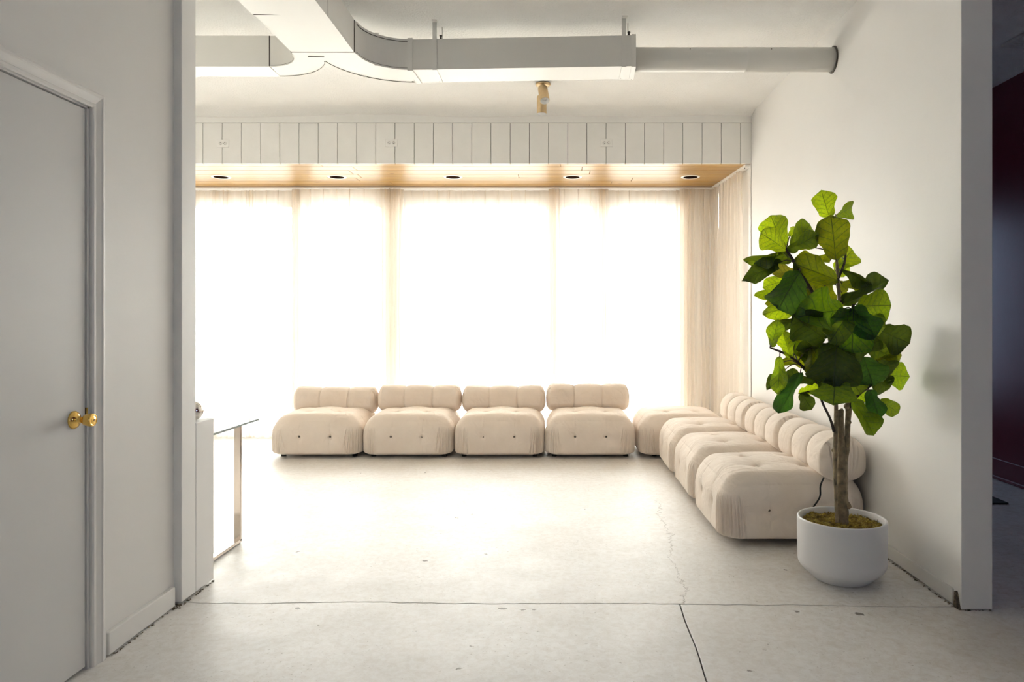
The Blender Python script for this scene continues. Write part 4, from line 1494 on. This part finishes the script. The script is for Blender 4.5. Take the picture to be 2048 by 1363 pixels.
def leaf_mesh(seed, fold, droop, wave):
    """fiddle-shaped leaf, unit length along +Y, unit half-width along X, face +Z"""
    rnd = random.Random(seed)
    nv, nu = 16, 12
    sh = [(0, 0.03), (0.04, 0.22), (0.12, 0.47), (0.22, 0.61), (0.35, 0.69), (0.5, 0.86), (0.65, 1.0), (0.78, 0.98), (0.88, 0.84), (0.95, 0.60), (0.985, 0.34), (1.0, 0.06)]
    ts = [0, 0.03, 0.08, 0.14, 0.20, 0.26, 0.32, 0.38, 0.44, 0.50, 0.56, 0.62, 0.68, 0.74, 0.80, 0.85, 0.90, 0.94, 0.965, 0.985, 1.0]

    def wd(t):
        for (a, wa), (b, wb_) in zip(sh[:-1], sh[1:]):
            if t <= b:
                return wa + (wb_ - wa) * (t - a) / (b - a)
        return sh[-1][1]

    def wd_s(t):
        if t > 0.64:
            w_ = max(0.002, 1 - ((t - 0.64) / 0.36) ** 2.1) ** 0.5
        elif t > 0.28:
            q = (t - 0.28) / 0.36
            w_ = 0.60 + 0.40 * q * q * (3 - 2 * q)
        else:
            w_ = 0.60 * max(0.003, 1 - ((0.28 - t) / 0.28) ** 2.3) ** 0.5
        return w_ * (1 + 0.022 * math.sin(31 * t + seed))
    v, f, uv = [], [], []
    ph = rnd.uniform(0, 6)
    for t in ts:
        w0 = wd_s(t)
        for i in range(nu + 1):
            u = -1 + 2 * i / nu
            ww = w0 * (1 + 0.06 * math.sin(9 * t + ph + (2 if u > 0 else 0)))
            x = u * ww
            # notch at the tip and base lobes
            y = t - 0.06 * (abs(u) ** 2) * max(0, (t - 0.5) * 2) ** 2
            z = fold * abs(x) * 0.5 - droop * (t - 0.1) ** 2
            z += wave * (abs(u) ** 1.6) * math.sin(8 * t + ph + (1.7 if u > 0 else 0))
            z += 0.022 * math.sin((t - 0.22 * abs(u)) * 6 * 2 * math.pi) * (abs(u) * (1 - abs(u)) * 1.8)
            v.append((x, y, z))
            uv.append((0.5 + u / 2, t))
    n = nu + 1
    for j in range(len(ts) - 1):
        for i in range(nu):
            f.append((j * n + i, j * n + i + 1, (j + 1) * n + i + 1, (j + 1) * n + i))
    me = mesh_py('leaf', v, f)
    ul = me.uv_layers.new(name='UVMap')
    for lp in me.loops:
        ul.data[lp.index].uv = uv[lp.vertex_index]
    me.polygons.foreach_set('use_smooth', [True] * len(me.polygons))
    me.materials.append(M['leaf'])
    return me


LM = [leaf_mesh(1, 0.35, 0.12, 0.09), leaf_mesh(2, 0.15, 0.24, 0.13), leaf_mesh(3, -0.30, 0.18, 0.10), leaf_mesh(4, 0.55, 0.30, 0.12), leaf_mesh(5, 0.10, 0.08, 0.15), leaf_mesh(6, -0.45, 0.38, 0.12)]


def U(a, b):
    return 1450 + a / 4.009, 360 + b / 4.009


def W(a, b):
    return 1450 + a / 4.009, 640 + b / 4.009


BR, MD, DK, TE, OL = (1.6, 1.65, 0.9), (0.95, 1.0, 0.9), (0.50, 0.55, 0.62), (0.42, 0.68, 0.9), (1.08, 1.02, 0.6)  # bright tones paint backlit leaves, dark ones paint shaded leaves in front
# base, tip, width (zoomed px), distance of base and tip, tilt of the face (yaw, pitch), tone
LV = [
    (U, (840, 300), (765, 85), 180, .00, -.02, (-.3, .1), BR), (U, (885, 285), (1035, 215), 130, .05, .10, (.3, -.3), MD),
    (U, (950, 490), (1005, 330), 90, .06, .08, (.6, .1), BR), (U, (890, 645), (852, 282), 250, -.05, -.12, (.1, .15), OL),
    (U, (475, 540), (355, 270), 205, .02, .05, (-.2, .2), BR), (U, (492, 560), (300, 425), 180, -.06, -.10, (-.1, .3), (1.5, 1.5, .9)),
    (U, (500, 558), (765, 440), 130, -.08, -.12, (.2, -.3), MD), (U, (520, 540), (695, 345), 165, -.02, .02, (.3, .2), MD),
    (U, (520, 450), (605, 362), 90, .04, .05, (.3, .3), BR), (U, (500, 575), (205, 568), 40, -.04, -.12, (0, .8), MD),
    (U, (495, 605), (208, 672), 65, -.02, -.10, (-.2, .7), MD), (U, (505, 620), (250, 712), 125, .05, .12, (-.2, -.2), BR),
    (U, (430, 665), (170, 790), 110, -.10, -.18, (-.3, .5), DK), (U, (600, 735), (375, 745), 110, -.04, .00, (0, .6), (1.3, 1.1, 1.3)),
    (U, (605, 730), (440, 970), 285, -.12, -.22, (-.2, .2), (.55, .75, .95)), (U, (520, 790), (300, 860), 130, .02, .06, (-.3, .1), BR),
    (U, (440, 880), (245, 930), 70, .00, .00, (-.3, .2), BR), (U, (900, 800), (565, 680), 220, -.08, -.12, (.1, -.2), (1.0, .98, .5)),
    (U, (850, 640), (560, 630), 120, .06, .04, (.1, .4), OL), (U, (880, 730), (1035, 545), 180, .10, .14, (.3, .1), (1.35, 1.35, .7)),
    (U, (900, 640), (960, 780), 140, .12, .12, (.1, .1), BR), (U, (930, 830), (1165, 850), 120, .02, .00, (.2, .3), OL),
    (U, (945, 712), (1172, 860), 55, -.02, -.06, (.3, .8), DK), (U, (940, 990), (1358, 850), 80, -.02, -.08, (.2, .75), DK),
    (U, (1060, 1010), (1345, 1000), 240, -.12, -.16, (.3, .1), (1.2, 1.3, .8)), (U, (1030, 1020), (1200, 1270), 200, -.19, -.27, (.3, -.1), TE),
    (U, (1030, 1030), (1020, 1335), 285, -.20, -.30, (0, -.2), (1.1, 1.35, .8)), (U, (1020, 1025), (840, 1290), 190, -.18, -.26, (-.3, -.1), MD),
    (U, (950, 1040), (630, 1070), 290, -.15, -.24, (-.2, .2), (1.0, 1.2, .8)), (U, (640, 990), (320, 1055), 135, .00, -.04, (-.1, .4), BR),
    (U, (470, 985), (325, 985), 70, .04, .04, (-.2, .4), OL), (U, (800, 1270), (545, 1090), 270, -.14, -.18, (-.2, .0), DK),
    (U, (600, 1130), (408, 1155), 105, -.04, -.06, (-.2, .2), DK), (U, (372, 1340), (425, 1115), 115, -.12, -.14, (-.2, .2), (1.3, 1.4, .8)),
    (U, (525, 1420), (460, 1205), 120, -.08, -.08, (0, .1), BR), (U, (550, 1400), (590, 1220), 95, .02, .03, (.2, .1), BR),
    (W, (1230, 80), (1492, 190), 230, -.04, -.08, (.3, -.1), DK), (W, (1240, 160), (930, 260), 180, -.12, -.17, (-.1, -.3), DK),
    (W, (900, 170), (870, 482), 370, -.20, -.30, (-.05, -.2), DK), (W, (1110, 290), (1190, 525), 260, -.15, -.20, (.3, -.1), (.45, .65, .85)),
    (W, (1210, 340), (1350, 440), 180, -.08, -.08, (.4, -.1), DK), (W, (1270, 440), (1500, 450), 200, -.02, -.02, (.3, .1), (1.2, 1.3, .8)),
    (W, (885, 470), (870, 665), 300, -.22, -.28, (0, -.3), (.9, 1.0, .8)), (W, (1000, 460), (1090, 595), 160, -.14, -.16, (.3, -.2), MD),
    (W, (700, 215), (690, 440), 75, -.10, -.12, (-.5, 0), OL), (W, (440, 285), (425, 602), 110, -.12, -.15, (-.3, -.1), (1.2, 1.3, .9)),
    (W, (465, 410), (335, 545), 80, -.04, -.06, (-.2, .2), DK), (W, (605, 420), (450, 742), 120, -.12, -.18, (-.2, .1), TE),
    (W, (715, 505), (465, 425), 110, -.04, -.02, (0, .4), DK), (W, (585, 590), (750, 540), 90, -.06, -.02, (.1, .4), BR),
    (W, (610, 580), (705, 718), 125, -.08, -.10, (.2, 0), DK), (W, (450, 340), (665, 300), 120, .04, .06, (0, .3), OL),
    (W, (1020, 640), (1222, 925), 150, -.10, -.14, (.4, 0), (.9, 1.0, .8)), (W, (1160, 555), (1250, 800), 150, -.12, -.14, (.3, .1), TE),
    (W, (1240, 640), (1405, 745), 120, -.02, -.04, (.3, .1), MD), (W, (740, 205), (575, 235), 100, -.06, -.08, (-.2, .2), DK),
    (W, (1200, 320), (1440, 288), 70, .02, .00, (.2, .6), OL), (W, (740, 460), (700, 540), 120, .03, .03, (0, 0), BR),
    (U, (880, 990), (700, 860), 220, .08, .12, (0, .1), OL), (U, (930, 900), (1035, 1000), 120, .06, .08, (.2, 0), OL),
    (U, (800, 850), (660, 800), 150, .05, .08, (0, .2), OL), (U, (760, 1230), (560, 1400), 200, .02, .04, (0, .1), OL),
    (U, (900, 830), (1010, 890), 120, .12, .14, (.2, 0), (1.0, .9, .5)), (W, (1020, 560), (1140, 640), 130, .06, .08, (.2, .1), (1.3, 1.4, .8)),
    (W, (1150, 430), (1330, 560), 170, .00, -.02, (.2, -.2), DK), (W, (1130, 180), (1380, 330), 200, .02, .00, (.3, -.2), (.6, .65, .6)),
    (W, (950, 330), (760, 540), 170, -.10, -.12, (-.3, -.2), (.6, .68, .6)), (U, (1080, 1130), (1290, 1180), 170, -.10, -.14, (.4, -.2), MD),
    (W, (760, 120), (640, 340), 150, -.02, -.04, (-.3, -.1), (.7, .75, .6)), (U, (600, 980), (420, 1090), 120, .06, .08, (-.2, .2), BR),
    (W, (560, 130), (500, 300), 110, .03, .04, (-.2, .0), BR), (U, (700, 1000), (560, 880), 140, .02, .03, (-.1, .2), (.7, .8, .7)),
    (U, (700, 540), (580, 500), 90, .06, .08, (0, .2), OL), (U, (620, 880), (730, 900), 90, .0, -.02, (0, .3), (1.2, 1.1, 1.2)),
]
for k, (fn, b_, t_, wpx, zb, zt, (ny_, np_), tone) in enumerate(LV):
    rnd = random.Random(100 + k)
    bp_ = fn(*b_)
    tp_ = fn(*t_)
    B = P(bp_[0], bp_[1], Z0 + zb)
    T = P(tp_[0], tp_[1], Z0 + zt)
    yv = T - B
    L_ = yv.length
    yv.normalize()
    wid = 1.12 * wpx / 4.009 / F * Z0
    view = Vector((B.x, B.y, B.z - HC)).normalized() * -1
    nrm = view + Vector((ny_ * 0.8, 0, np_ * 0.8))
    nrm = (nrm - yv * nrm.dot(yv)).normalized()
    real_w = max(wid, 0.42 * L_)
    roll = math.acos(max(0.0, min(1.0, wid / real_w)))
    if ny_ < 0:
        roll = -roll
    xv = yv.cross(nrm).normalized()
    mrot = Matrix.Rotation(roll, 3, yv)
    xv = mrot @ xv
    nrm = mrot @ nrm
    me = LM[(k * 5 + 1) % len(LM)] if wid / L_ > 0.35 else LM[3 + (k % 2) * 2]
    o = bpy.data.objects.new('leaf', me)
    COL.objects.link(o)
    o.parent = fig
    m4 = Matrix((xv * real_w / 2, yv * L_, nrm * L_)).transposed().to_4x4()
    m4.translation = B - K
    o.matrix_local = m4
    o.color = (*tone, 1)
    # leaf stalk back to the nearest branch
    Bl = B - K
    q = min(SK, key=lambda s: (s - Bl).length + 0.6 * max(0.0, s.z - Bl.z))
    if 0.015 < (q - Bl).length < 0.30:
        mid = (q + Bl) / 2 + Vector((0, 0, 0.015))
        ps, rs = smooth_path([q, mid, Bl + yv * 0.004], [0.0032, 0.0028, 0.0024], 4)
        new_obj('leaf_stalk', tube_mesh('leaf_stalk', ps, rs, 6), M['twig'], fig, smooth=True)
